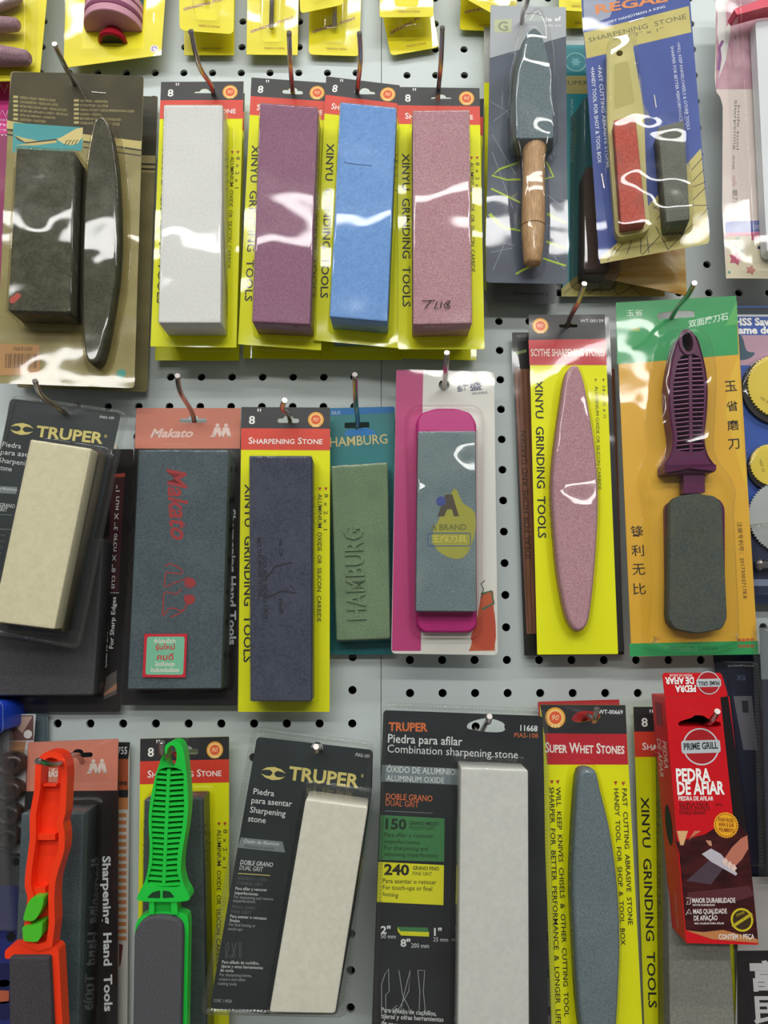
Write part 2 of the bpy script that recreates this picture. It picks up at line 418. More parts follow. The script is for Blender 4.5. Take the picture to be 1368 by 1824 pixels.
def grind_pack(label, quad, d, sq, mat, t=25, group=None, full=True, bl=None, blabel=None, slotu=.53, base=4.2):
    p = Pk('sharpening_stone_pack', label, 'stone pack', quad, d, group)
    cx, cz = p.uv(slotu, .046); sl = euro(cx, cz)
    p.ext('card', rnd(p.card, .6, 2), -.5, 0, LIME, [sl])
    bands(p, [(0, .073, HBLACK, 'header_band'), (.073, .147, HRED, 'title_band')], sl)
    st, l = p.stone(sq, t, mat, label=blabel)
    p.blister(l, t, base=base, film=.2, mat=bl, holes=[offset(ccw(sl), .2)])
    if full:
        p.utxt('8', (.085, .058), (.155, .058), 6.2, WHITE, bold=.02); p.utxt('"', (.18, .035), (.22, .035), 6.5, WHITE)
        badge(p, .84, .042)
        p.utxt('Sharpening Stone', (.085, .126), (.915, .126), 5.0, WHITE, bold=.012, caps=True)
        p.utxt('XINYU  GRINDING  TOOLS', (.05, .262), (.055, .845), 5.8, BLACK, bold=.014)
        p.utxt('8  x  2  x  1', (.938, .295), (.928, .415), 3.0, BLACK)
        p.utxt('ALUMINIUM  OXIDE  OR  SILICON  CARBIDE', (.868, .295), (.86, .715), 3.0, BLACK, bold=.008)
        for u in (.888, .955):
            x, z = p.uv(u, .278); p.flat('bullet_mark', [(x-1.3, z+1.2), (x+1.3, z+1.2), (x, z-1.4)], .12, C('#b43a24'))
    return p
YG = 'yellow packs with an eight inch stone'
def quad(*c): return [(c[i], c[i+1]) for i in range(0, 8, 2)]
# packs hanging behind the front four of the upper row
BACK = 'yellow packs hanging behind the front four'
grind_pack('yellow stone pack hanging behind the white stone pack', quad(300,166, 436,166, 426,642, 276,642), (10,10,9), quad(309,205, 416,205, 402,600, 296,600), S_WHITE, 24, BACK, False)
grind_pack('yellow stone pack hanging behind the plum stone pack', quad(452,168, 586,168, 572,640, 433,638), (10,10,9), quad(470,205, 572,205, 556,598, 456,598), S_PURPLE, 24, BACK, False)
grind_pack('yellow stone pack hanging behind the sky blue stone pack', quad(592,168, 715,168, 716,641, 571,640), (10,10,9), quad(612,205, 706,205, 700,598, 592,598), S_BLUE, 24, BACK, False)
grind_pack('yellow stone pack hanging behind the dusty pink stone pack', quad(722,176, 862,176, 848,642, 712,638), (10,10,9), quad(740,210, 836,210, 832,600, 736,600), S_PINK, 24, BACK, False)
# the front four
grind_pack('yellow carded pack holding a plain white block stone', quad(287,146, 434,145, 421,619, 268,617), (40,40,40), quad(292,187, 396,187, 393,575, 282,575), S_WHITE, 26, YG, blabel='smooth white block stone')
grind_pack('yellow carded pack holding a plum purple block stone', quad(448,138, 588,148, 572,624, 424,613), (40,41,39), quad(463,183, 566,191, 552,578, 449,573), S_PURPLE, 25, YG, blabel='plum purple block stone')
q_ = grind_pack('yellow carded pack holding a sky blue block stone', quad(581,136, 712,152, 709,620, 559,606), (46,48,43), quad(606,182, 706,192, 690,573, 587,564), S_BLUE, 25, YG, blabel='sky blue block stone with a pencil scratch')
q_.ribbon('scratch_mark', [(612,288), (622,291), (640,293), (662,295)], 1.6, C('#4a689a', .9), 25.15)
pk5 = grind_pack('yellow carded pack holding a dusty pink block stone with handwriting', quad(709,155, 854,157, 863,622, 709,622), (50,50,47), quad(735.5,197, 836,196, 841,576, 736,578), S_PINK, 26, YG, blabel='dusty pink block stone')
for st_ in ([(752,536), (775,535)], [(768,535), (757,549)], [(779,536), (774,550), (781,549)], [(787,537), (784,549)], [(797,537), (791,543), (793,549), (798,546), (796,540)], [(797,536), (802,536)], [(802,536), (798,542), (802,546), (797,550)]):
    pk5.ribbon('marker_writing', st_, 1.7, C('#2c2424', .8), 27.1)

# ------------------------------------------------------------------ olive pack with block stone and scythe stone
A = V(0, 120, 4.717); B = V(0, 400, 4.717)
def olive_pack(label, quad_, d, front=True):
    p = Pk('sharpening_stone_pack', label, 'stone pack', quad_, d, 'olive carded packs with two stones')
    p.ext('card', rnd(p.card, [3, 3, 3, 3]), -.5, 0, noisecol('khaki_card', '#8c8358', '#a0976a', 40, rough=.5))
    return p
p = olive_pack('olive card pack hanging behind the front olive card pack', quad(46,165, 281,172, 262,698, 30,690), (9,9,8))
p.flat('header_band', [p.uv(0,0), p.uv(1,0), p.uv(1,.21), p.uv(0,.21)], .05, noisecol('dark_olive_print', '#3a3629', '#4e4a38', 30, rough=.65))
p.flat('cream_stripe', [p.uv(0,.21), p.uv(1,.21), p.uv(1,.27), p.uv(0,.27)], .05, C('#b9ad78'))
for v in (.238, .255): p.flat('dark_stripe', [p.uv(0,v), p.uv(1,v), p.uv(1,v+.006), p.uv(0,v+.006)], .1, C('#2e2a20'))
x, z = p.uv(.86, .955); p.flat('round_mark', ell(x, z, 4), .1, C('#2f8a88'))
p.blister(rnd([p.uv(.1,.3), p.uv(.55,.3), p.uv(.55,.8), p.uv(.1,.8)], 2), 22, film=.2, mat=YELLOWED)
p.stone([p.uv(.1,.3), p.uv(.55,.3), p.uv(.55,.8), p.uv(.1,.8)], 22, S_OLIVE, local=True)

p = olive_pack('dirty olive card pack with a block stone and a long scythe stone', quad(19,127, 256,137, 239,691, -8,682), (40,40,40))
hole = ell(*p.loc(132,148), 4.2, n=16)
OLV = noisecol('dark_olive_print', '#3a3629', '#4e4a38', 30, rough=.65)
p.fpx('header_band', A(100,40, 560,45) + A(1205,75) + A(1190,620, 700,560, 60,445), .05, OLV, [], r=2)
p.fpx('cream_stripe', A(60,445, 700,560, 1190,622, 1185,690, 700,628, 57,515), .06, C('#c6ba83'))
p.fpx('dark_stripe', A(57,515, 112,520, 112,538, 56,530), .1, C('#2e2a20')); p.fpx('dark_stripe', A(55,555, 112,565, 112,578, 54,568), .1, C('#2e2a20'))
p.fpx('dark_stripe', A(700,615, 1188,690, 1187,703, 700,630), .1, C('#2e2a20')); p.fpx('dark_stripe', A(700,665, 1186,738, 1185,748, 700,675), .1, C('#2e2a20'))
pic = p.fpx('picture_panel', A(112,465, 697,505, 690,700, 105,715), .12, C('#3f9fb2'))
p.fpx('drawn_hand', A(697,505, 640,515, 560,560, 510,590, 470,600, 530,640, 600,655, 650,640, 692,590), .16, C('#d8cb95'), parent=pic)
p.fpx('drawn_blade', A(118,570, 210,630, 480,600, 480,612, 220,640, 150,610), .17, C('#2b2f36'), parent=pic)
p.fpx('drawn_scythe_stone', A(220,640, 470,612, 480,632, 300,655, 130,655), .16, C('#c9bc84'), parent=pic)
p.fpx('drawn_cloth', A(118,570, 190,590, 320,618, 215,632), .165, C('#c9bc84'), parent=pic)
for k in range(4): p.ribbon('drawn_finger', A(545+k*28,650, 560+k*28,618, 575+k*28,612), 1.6, C('#5b4a36'), .2, parent=pic)
LT = ['PIERRE A FAUX • PIERRE A HUILE', 'CONTRAPIETRA • PIEDRA DE ACEITE', 'PIETRA PARA SEGAR A SEIA • PEDRA DE OLEO', 'PIETRA PER AFFILARE A UMIDO • PIETROLIO', 'PETRA GIA DREPANO • LADAKONO', 'ZEISSTEEN • OLIESTEEN']
RT = ['WETZSTEIN • ABZIEHSTEIN', 'SCYTHE STONE • OIL STONE', 'OSELKA DO KOSY • OSELKA IMPREGNOWANA OLEJEM', 'KASZAKO • CSISZOLO', 'BROUSEK NA KOSU • OLEJOVY BLOCEK', 'OSELKA DO KOS • OLEJ']
TXC = C('#b8ad7c')
for k in range(6):
    w = [300, 320, 395, 405, 300, 215][k]; y = 252 + k*37
    a, b = A(165, y+10, 165+w, y+10+w*.085); p.txt(LT[k], a, b, 4.6, TXC, .1)
    p.fpx('flag_mark', A(112,y-16, 152,y-13, 150,y+8, 110,y+5), .1, TXC)
    w = [230, 235, 455, 180, 345, 330][k]; y = 285 + k*37
    a, b = A(672, y+6, 672+w, y+6+w*.03); p.txt(RT[k], a, b, 4.6, TXC, .1)
    p.fpx('flag_mark', A(622,y-18, 664,y-17, 662,y+4, 620,y+3), .1, TXC)
t = 25
bq = A(140,680, 625,705) + B(585,735, 65,722)
st, l = p.stone(bq, t, S_OLIVE, label='dark grey block stone'); base = [offset(l, 4)]
b = p.shell('blister', l, [(5, .35), (3.5, 1), (3, 3), (2.4, t*.6), (2, t-1), (1.4, t+.3), (.5, t+.9), (-.5, t+1)], YELLOWED)
ts = 14
sc = smooth(p.locs(A(812,430, 870,425, 915,520, 950,700, 975,950, 985,1250) + B(985,150, 970,400, 930,680, 880,950, 830,1125, 770,1155, 722,1110, 698,900, 690,600, 694,250, 700,0) + A(715,1000, 740,780, 775,560), ts), 3)
sc = ccw(sc); p.shell('stone', sc, [(0, .4), (0, ts-1.5), (-.6, ts-.5), (-1.6, ts)], S_OLIVE, True, True, label='long curved scythe stone')
p.shell('blister', sc, [(6, .4), (4.6, 1), (3.4, 4), (2.6, ts*.6), (1.8, ts-.6), (1.0, ts+.5), (0, ts+1.2), (-2, ts+1.4)], YELLOWED)
p.flat('film', offset(rnd(p.card, 3), .4), .3, YELLOWED, [offset(l, 5), hole])
lab = p.fpx('price_label', B(-40,1000, 330,1010, 340,1260, -40,1270), .2, C('#b98e62'))
for k in range(22):
    x = 48 + k*12.2; w = random.choice((3, 5, 7)); p.fpx('barcode_bar', B(x,1085, x+w,1085, x+w-6,1205, x-6,1205), .24, C('#3b332a'), parent=lab)
a, b = B(110,1060, 270,1060); p.txt('768.81600', a, b, 7, C('#4b4032'), .24, parent=lab)
x, z = p.loc(*B(1020,1253)[0]); p.flat('round_mark', ell(x, z, 3.6), .2, C('#3d9a98'))
p.fpx('red_smudge', B(80,620, 150,570, 180,600, 120,660, 85,660), t+.06, C('#b8534c', .8))
p.ribbon('staple', A(770,205, 890,215), 1.6, STEEL, .5)

# ------------------------------------------------------------------ small yellow cards along the top edge
YC = noisecol('glossy_yellow_card', '#e6d800', '#efe63a', 30, rough=.3); PALE = C('#e8dd9a', .35); MAUVE = C('#a85f98', .5)
def point_card(label, quad_, d, pin, tilt=0, r=3, word=True):
    p = Pk('grinding_point_card', label, 'blister card', quad_, d, 'small yellow cards with grinding points')
    p.ext('card', rnd(p.card, r), -.5, 0, YC); q = [Vector(c) for c in (p.uv(.28, .02), p.uv(.72, .02), p.uv(.68, .86), p.uv(.32, .86))]
    cx = (q[0].x + q[1].x + q[2].x + q[3].x) / 4; l = rnd([tuple(c) for c in q], 3)
    z1 = p.uv(.5, pin)[1]; z0 = p.uv(.5, -.1)[1]; p.lathe('steel_shank', [(z1, .1), (z1, 2.1), (z0, 2.1), (z0, .1)], cx, 5, STEEL, 12)
    zt = p.uv(.5, pin*.42)[1]; p.lathe('grinding_head', [(zt-1, .1), (zt-1, 5), (zt+3, 7.6), (p.h+8, 8), (p.h+8, .1)], cx, 6, C('#8a4f5c', .8), 16)
    p.blister(l, 12, base=2, film=-.2, mat=CLEAR)
    if word:
        p.utxt('GRINDING POINT', (.08, .80), (.92, .66), 2.4, MAUVE, shear=.2, bold=.02); p.utxt('MADE IN CHINA', (.35, .95), (.75, .95), 2, C('#a05040'))
    return p
def qh(w, h): return None
point_card('small yellow grinding point card behind the leftmost pair', quad(328,-90, 420,-90, 417,98, 328,98), (6,6,6), .78, r=.8)
point_card('small yellow grinding point card in front of the leftmost pair', quad(318,-120, 418,-120, 416,61, 320,54), (26,26,24), .70, r=5)
point_card('small square cornered yellow grinding point card hanging alone', quad(442,-90, 534,-90, 530,98, 439,97), (10,10,10), .79, r=.8)
point_card('small yellow card with steel shank under a tilted card', quad(552,-90, 646,-90, 640,100, 550,97), (6,6,6), .78, r=4)
point_card('small tilted yellow card overlapping the card with a steel shank', quad(530,-110, 608,-135, 612,8, 535,24), (26,26,24), .4, r=4, word=False)
point_card('small yellow card tilted above the pink stone pack, the lower one', quad(660,-80, 752,-92, 782,84, 696,99), (6,6,6), .62, r=4)
point_card('small yellow card above the pink stone pack, the upper one', quad(679,-120, 770,-120, 772,30, 676,31), (26,26,24), .5, r=3)
point_card('small yellow card beside the wooden handled stone pack, on its left', quad(824,-90, 925,-90, 918,56, 819,53), (6,6,6), .5, r=3)
point_card('small yellow card overlapping the card left of the wooden handled stone pack', quad(838,-140, 935,-118, 902,38, 812,-12), (24,26,24), .4, r=3, word=False)
point_card('small yellow card between the grey card and the blue card at the top, lower one', quad(1003,-90, 1060,-90, 1062,50, 1004,50), (5,5,5), .5, r=1)
point_card('small yellow card between the grey card and the blue card at the top, upper one', quad(994,-110, 1060,-110, 1060,22, 996,18), (22,22,22), .5, r=3)

# yellow card with cone points at the left edge
p = Pk('grinding_point_card', 'large yellow card with three mauve cone points at top left corner', 'blister card', quad(-130,-150, 97,-150, 70,143, -150,148), (30,30,30), None)
p.ext('card', rnd(p.card, 1), -.5, 0, YC)
MV = noisecol('mauve_abrasive', '#8d6d78', '#a2838c', 600, bump=.2)
def conept(px0, px1, r0, r1):
    a = p.loc(*px0, 9); b = p.loc(*px1, 9); d = (Vector(b) - Vector(a)); L = d.length; d.normalize(); up = Vector((-d.y, d.x)); seg = 16; vs = []; fs = []
    prof = [(0, r0), (L*.88, r1*1.05), (L*.96, r1*.95), (L, r1*.55)]
    for s_, r in prof:
        for k in range(seg):
            an = 2*math.pi*k/seg; q = Vector(a) + d*s_ + up*(r*math.cos(an)); vs.append((q.x, 9 + r*math.sin(an), q.y))
    for i in range(3):
        for k in range(seg): j = (k+1) % seg; fs.append((i*seg+k, i*seg+j, (i+1)*seg+j, (i+1)*seg+k))
    fs.append(tuple(range(3*seg, 4*seg))); p.mk('cone_point', vs, fs, MV, [True]*(len(fs)-1) + [False])
conept((-90,30), (37,-12), 10, 7); conept((-95,44), (35,44), 8.5, 5.5); conept((-95,92), (54,104), 13, 6.5)
p.shell('blister', rnd(p.locs([(-100,-110), (66,-110), (62,122), (-100,118)], 0), 6), [(2, .4), (1, 4), (0, 17), (-1, 18), (-2.4, 18.5)], CLEAR)
p.flat('film', rnd(p.locs([(-132,-152), (108,-152), (79,143), (-152,150)], .3), 1), .3, FILM)
q = Pk('magenta_card', 'magenta card pack with white lettering at the left edge', 'blister card', quad(-120,150, 24,146, 2,640, -130,640), (12,12,12))
q.ext('card', rnd(q.card, 2), -.5, 0, C('#8f1658', .4)); q.fpx('pink_panel', [(-120,150), (20,146), (15,238), (-120,240)], .06, C('#d02a86'))
q.ribbon('zigzag_print', [(-30,165), (-14,150), (-6,168), (2,150), (8,166), (14,150)], 1.6, C('#f3c9de'), .1); q.ribbon('zigzag_print', [(-14,196), (-2,208), (4,196), (10,208), (14,197)], 1.6, C('#f3c9de'), .1)
for k, w in enumerate(('special', 'soft', 'extra', 'firm')): q.txt(w, (-26,216+k*9), (12,215+k*9), 5, C('#f0d4e2'), .1)
q.flat('film', offset(q.card, .5), .4, FILM)

# yellow card with a layered buffing wheel
p = Pk('polishing_wheel_card', 'yellow card with a layered pink buffing wheel and a red knob', 'blister card', quad(122,-160, 306,-160, 287,98, 113,121), (16,16,16))
p.ext('card', rnd(p.card, 1), -.5, 0, YC)
cx, cz = p.loc(203, 57, 0)
def half(name, prof, mat, seg=24):
    """half drum standing off the card, open side against it"""
    vs = []; fs = []; m = seg + 1
    for z_, r_ in prof:
        for k in range(m): an = math.pi*k/seg; vs.append((cx + r_*math.cos(an), .4 + r_*math.sin(an), z_))
    for i in range(len(prof)-1):
        for k in range(seg): fs.append((i*m+k, i*m+k+1, (i+1)*m+k+1, (i+1)*m+k))
    return p.mk(name, vs, fs, mat)
z = cz
for c_, h_ in [('#c08c9c', 7), ('#7c3c5a', 4), ('#c795a6', 6), ('#8a4a66', 1.5), ('#c795a6', 6), ('#4d7390', 7), ('#c08c9c', 9), ('#4d7390', 8)]:
    half('buffing_layer', [(z, .05), (z, 24.0), (z+.6, 24.6), (z+h_-.5, 24.6), (z+h_-.1, 24.2), (z+h_-.1, .05)], C(c_, .75)); z += h_
half('red_knob', [(cz-11.5, 9.5), (cz-12, 11), (cz-11, 12.5), (cz-7, 11.5), (cz-3, 8.5), (cz+.3, 7.5)], C('#a5182c', .25))
half('knob_socket', [(cz-11.2, .05), (cz-11.2, 9.8)], C('#26262e', .5))
x, z = p.loc(275, 87); m = p.flat('recycling_mark', ell(x, z, 3.6), .1, C('#e8e6f0')); p.ribbon('arrow_mark', ell(x, z, 2, n=12)[:10], .8, C('#8a6ab0'), .14, px=False, parent=m)
p.ribbon('staple', [(140,23), (139,40)], 1.6, STEEL, .4); p.ribbon('staple', [(274,23), (274,40)], 1.6, STEEL, .4)
p.flat('film', offset(p.card, .4), .35, FILM, [[(cx-27, cz-16), (cx+27, cz-16), (cx+27, cz+40), (cx-27, cz+40)]])

# ------------------------------------------------------------------ grey card with wooden handled stone
K = V(840, 0, 2.591); K2 = V(840, 380, 2.591)
for lab, qd, d, nm in (('lime yellow card hanging behind the wooden handled stone pack', quad(862,48, 1000,50, 1000,500, 864,520), (6,6,6), 'lime'), ('white edged pack hanging behind the wooden handled stone pack', quad(876,56, 1002,58, 991,541, 866,538), (14,14,12), 'white')):
    p = Pk('sharpening_stone_pack', lab, 'stone pack', qd, d)
    p.ext('card', rnd(p.card, 3), -.5, 0, LIME if nm == 'lime' else C('#8a8c90', .4))
    if nm == 'lime': p.flat('grey_header', [p.uv(0,0), p.uv(1,0), p.uv(1,.22), p.uv(0,.22)], .05, C('#a9a9a4'))
    else:
        p.txt('Rectificar-lo y Ready G.', *K2(195,375, 355,378), 6, C('#3a3a3a'), .1)
        p.blister(rnd([p.uv(.2,.2), p.uv(.8,.2), p.uv(.8,.9), p.uv(.2,.9)], 4), 20, film=1)
p = Pk('sharpening_stone_pack', 'grey blister pack with wooden handled boat shaped stone', 'stone pack', quad(874,9, 1008,13, 1011,506, 865,503), (42,42,40))
cx, cz = p.loc(*K(280,85)[0]); sl = rnd([(cx-9, cz+3), (cx-3.2, cz+4.6), (cx+3.2, cz+4.6), (cx+9, cz+3), (cx+9, cz-2.6), (cx-9, cz-2.6)], 2.2)
p.ext('card', rnd(p.card, 3), -.5, 0, noisecol('slate_blue_card', '#3d4554', '#525b6c', 25, rough=.4), [sl])
p.flat('painted_glare', [p.uv(0,0), p.uv(1,0), p.uv(1,.11), p.uv(0,.20)], .05, C('#a9aeb2'), [sl])  # glare on the card top, painted as a pale grey patch
p.txt('de af', *K(330,100, 415,95), 8, C('#f4f4f4'), .15, bold=.02); p.txt('100% mm', *K(335,125, 415,122), 5, C('#f0f0f0'), .15)
p.fpx('logo_square', K(105,90, 185,88, 185,150, 105,150), .12, C('#b9bf9a')); p.txt('G', *K(122,142, 168,142), 18, C('#8a927a'), .16, bold=.02)
GR = C('#8e97a6', .5); LM = C('#a9c52a', .45)
for a in (K(90,470, 240,560), K(95,620, 200,800), K(100,560, 180,500), K(350,900, 430,960), K(95,700, 190,960), K2(80,110, 200,150), K2(90,180, 190,160), K2(100,260, 160,120), K2(340,60, 430,40), K2(350,160, 430,260)): p.ribbon('grid_line', a, 1, GR, .08)
for a in (K(215,750, 130,780, 95,810, 165,830, 225,828), K(325,828, 378,815, 345,745), K(90,870, 225,935), K(85,985, 130,1030), K(350,985, 435,1030), K2(80,5, 110,40, 150,65, 225,80), K2(350,5, 435,45), K2(345,130, 435,162), K2(330,208, 435,242), K2(205,280, 240,260, 285,240)): p.ribbon('lime_line', a, 3.6, LM, .12)
t = 24
sp = K(208,636, 212,480, 222,330, 240,220, 262,150, 290,128, 318,150, 343,230, 360,330, 372,480, 376,636)
l = ccw(smooth(p.locs(sp[:-1] + sp[-1:], t), 2)); l = ccw(p.locs(sp, t)); l = rnd(l, 2, 2)
p.shell('stone', l, [(3.5, 6), (3, 12), (.6, t-1), (0, t)], S_GREY, True, True, label='grey boat shaped stone')
z1, z2 = p.loc(955, 246, 16)[1], p.loc(950, 468, 16)[1]; x1, x2 = p.loc(953, 262, 16)[0], p.loc(950, 466, 16)[0]
fx = lambda z: x1 + (x2 - x1) * (z1 - z) / (z1 - z2); H_ = z1 - z2; rr = p.mm(950, 350, 16)
WOOD = noisecol('beech_wood', '#a9835c', '#c8a478', 120, rough=.5, stretch=(8, 8, 1))
p.lathe('wooden_handle', [(z2, .1), (z2+.2, 13*rr), (z2+2, 15.5*rr), (z2+H_*.12, 18*rr), (z2+H_*.3, 21*rr), (z2+H_*.5, 20.5*rr), (z2+H_*.7, 19.5*rr), (z2+H_*.85, 20*rr), (z1-6, 22*rr), (z1-3.5, 21*rr), (z1-2, 14*rr), (z1, 12*rr)], fx, 13, WOOD, 24, label='turned wooden handle')
p.lathe('handle_groove', [(z2+H_*.3-.5, 21.3*rr), (z2+H_*.3+.5, 21.3*rr)], fx, 13, C('#7d5a38'), 24)
p.lathe('wire_tang', [(z1-4, 5), (z1+6, 3.2), (z1+9, 3)], fx(z1), 13, STEEL, 12)
l2 = ccw(smooth(p.locs(K(160,640, 165,420, 195,230, 235,120, 300,95, 345,160, 378,300, 385,500, 392,660, 370,720, 345,770, 350,860) + K2(355,0, 352,120, 335,230, 285,262, 235,240, 212,120, 200,0) + K(190,860, 180,740), 8), 2))
p.shell('blister', l2, [(3, .4), (1.6, 1), (1, 8), (-1, 18), (-3.2, t+1), (-5, t+2.6), (-8, t+3.2)], WAVY)
p.flat('film', offset(rnd(p.card, 3), .6), .35, CLEAR, [offset(l2, 3), offset(sl, .3)])

# ------------------------------------------------------------------ teal card, gold pouch and blue card with handled red stone
G1 = V(1000, 0, 4.886); G2 = V(1000, 260, 4.886)
KH = noisecol('khaki_print', '#b7ab5e', '#c5ba70', 30, rough=.45); BL = noisecol('royal_blue_print', '#2f4590', '#3b539e', 30, rough=.45); INK = C('#3a3a2e')
p = Pk('sharpening_stone_pack', 'teal card pack with a brown stone behind the blue card pack', 'stone pack', quad(1007,80, 1160,80, 1175,527, 1002,524), (8,8,8))
p.ext('card', rnd(p.card, 2), -.5, 0, C('#1d8e96', .4)); p.fpx('khaki_band', G1(38,658, 760,660, 760,820, 38,815), .06, KH)
p.txt('SUPER', *G1(20,738, 235,738), 8, C('#4a5a40'), .1)
cx, cz = p.loc(*G1(125,540)[0]); r = 18*p.mm(1030,110); e = p.ribbon('round_emblem', ell(cx, cz, r, n=28), .9, C('#9fd4d4'), .1, px=False, closed=True); p.flat('emblem_figure', star(cx, cz, r*.32, r*.55, 6), .1, C('#7cc0c2'), parent=e)
p.txt('•FAST CUTTING ABRASIVE STONE', *G1(82,860), *G2(82,140), 3.6, C('#bfe0de'), .1)
p.fpx('khaki_base', G2(0,1240, 130,1130, 900,1130, 900,1310, 0,1310), .06, KH)
for a in (G2(20,1285, 150,1180), G2(230,1290, 420,1190), G2(330,1190, 350,1295), G2(430,1190, 490,1300), G2(490,1300, 640,1210), G2(590,1210, 700,1300)): p.ribbon('lattice_line', a, 1, INK, .12)
p.stone(G2(215,180, 420,180, 420,1080, 205,1075), 24, noisecol('brown_abrasive', '#4d362c', '#5d4436', 500, bump=.3), label='brown block stone')
p.shell('blister', rnd(p.locs(G1(200,860, 500,860) + G2(500,1090, 195,1090), 24), 3), [(6, .4), (4.5, 2), (2, 22), (1, 25), (-.4, 25.8)], clear('smoked_plastic', tint=(.7, .68, .66), haze=.03))
p.flat('film', offset(p.card, .5), .35, FILM)
p = Pk('foil_pouch', 'crumpled gold plastic pouch below the blue card pack', 'pouch', quad(1072,300, 1214,300, 1223,527, 1078,496), (24,24,22))
GOLD = noisecol('gold_striped_pouch', '#b98a3a', '#cfb070', 24, rough=.28, lo=.42, hi=.58, stretch=(.5, .5, 3))
# puffed foil: a grid sheet between its sealed edges
qv = [Vector(p.loc(*c)) for c in p.quad]; vs = []; fs = []; nu, nv = 18, 26
for j in range(nv + 1):
    for i in range(nu + 1):
        u, v = i/nu, j/nv; q2 = (qv[0]*(1-u) + qv[1]*u)*(1-v) + (qv[3]*(1-u) + qv[2]*u)*v
        e = min(1, 5*min(u, 1-u, v*1.2, (1-v)*1.2)); vs.append((q2.x, .5 + e*(3.2 + 1.6*math.sin(9*u + 5*v) + 1.3*math.sin(14*v - 6*u + 1)), q2.y))
for j in range(nv):
    for i in range(nu): k = j*(nu+1)+i; fs.append((k, k+nu+1, k+nu+2, k+1))
p.mk('pouch_front', vs, fs, GOLD, [True]*len(fs)); p.ext('pouch_back', p.card, -.4, .4, GOLD)
p = Pk('sharpening_stone_pack', 'tilted blue and khaki card pack with a red stone and a grey stone', 'stone pack', quad(1035,-8, 1226,-38, 1264,430, 1068,470), (46,60,50))
p.ext('card', rnd(p.card, 2.5), -.5, 0, BL)
p.fpx('khaki_band', G1(195,285, 1108,52, 1132,280, 640,395, 630,410, 218,510), .06, KH)
p.fpx('khaki_base', G2(335,975, 500,830, 790,480, 1000,260, 1215,20, 1290,820, 1270,850, 340,1025), .06, KH)
for a in (G2(1130,215, 1225,105), G2(1140,310, 1240,205), G2(1140,358, 1255,315), G2(1145,470, 1255,360), G2(1145,517, 1275,517), G2(1185,640, 1280,540), G2(1165,700, 1290,745), G2(925,905, 1145,680), G2(1020,750, 1160,860), G2(870,790, 930,905), G2(700,950, 860,780), G2(820,700, 860,775), G2(690,790, 690,935), G2(745,790, 760,930), G2(620,800, 570,940), G2(540,850, 470,930), G2(470,880, 400,1000), G2(790,500, 890,465), G2(800,550, 890,480), G2(790,520, 890,580), G2(830,640, 900,560)): p.ribbon('lattice_line', a, 1.4, INK, .12)
p.fpx('grey_header', G1(190,0, 480,0, 420,150, 200,235), .07, C('#9aa0b4'))
p.txt('REGAL', *G1(300,120, 925,10), 17, C('#d98a52'), .14, bold=.03); p.txt('EVERY HANDYMAN A KING', *G1(368,215, 905,65), 5, C('#dfe4ee'), .14, bold=.01)
p.txt('SHARPENING  STONE', *G1(240,370, 1090,160), 9.5, C('#6d6a4c'), .14); p.txt('6" x 2" x 1"', *G1(455,350, 890,265), 7, C('#77744f'), .14)
p.txt('•FAST CUTTING ABRASIVE STONE', *G1(315,570), *G2(395,190), 6.2, C('#e4e8f2'), .14, bold=.01); p.txt('•HANDY TOOL FOR SHOT & TOOL BOX', *G1(255,585), *G2(318,150), 6.2, C('#e4e8f2'), .14, bold=.01)
p.txt('•WILL KEEP KNIVES,CHISELS & OTHER TOOLS', *G1(1005,370, 1095,1130), 5.2, C('#d8def0'), .14); p.txt('SHARPER FOR BETTER PERFORMANCE', *G1(950,405, 1030,1060), 5.2, C('#d8def0'), .14)
p.ribbon('staple', G1(808,825, 825,935), 1.8, STEEL, .4); p.ribbon('staple', G2(350,240, 372,365), 1.8, STEEL, .4); p.ribbon('staple', G1(590,190, 715,155), 1.8, STEEL, .4)
t = 15
KHP = C('#b9b06a', .4, name='khaki_plastic')
hl = ccw(rnd(p.locs(G1(395,420, 440,370, 560,345, 620,365, 720,960) + G2(745,400, 775,690, 730,745, 500,790, 470,740, 440,300) + G1(400,1060), 10), 3))
eye = ell(*p.loc(*G1(508,455)[0], 10), 2.6, n=14)
h = p.ext('holder', hl, .5, 9, KHP, [eye], label='khaki plastic holder')
p.flat('holder_groove', rnd(p.locs(G1(460,560, 580,530, 640,890, 460,950), 9.1), 2), 9.08, C('#aba25c'))
p.stone(G1(455,1045, 645,1000) + G2(735,655, 520,690), 20, S_RED, label='brick red stone', n0=9)
p.stone(G1(840,1105, 1065,1045) + G2(1120,640, 915,665), 20, S_ASH, label='grey rubbing stone')
l2 = rnd(p.locs(G1(400,400, 640,340, 700,960, 770,1090, 840,1050, 1060,1000) + G2(1140,660, 930,715, 900,740, 780,755, 500,815, 470,770, 400,300), 12), 3)
p.shell('blister', l2, [(3, .4), (2, 1), (1.2, 6), (.4, 18), (-.4, 20.8), (-1.6, 21.6)], WAVY)
p.flat('film', offset(rnd(p.card, 2.5), .5), .35, CLEAR, [offset(ccw(l2), 3)])

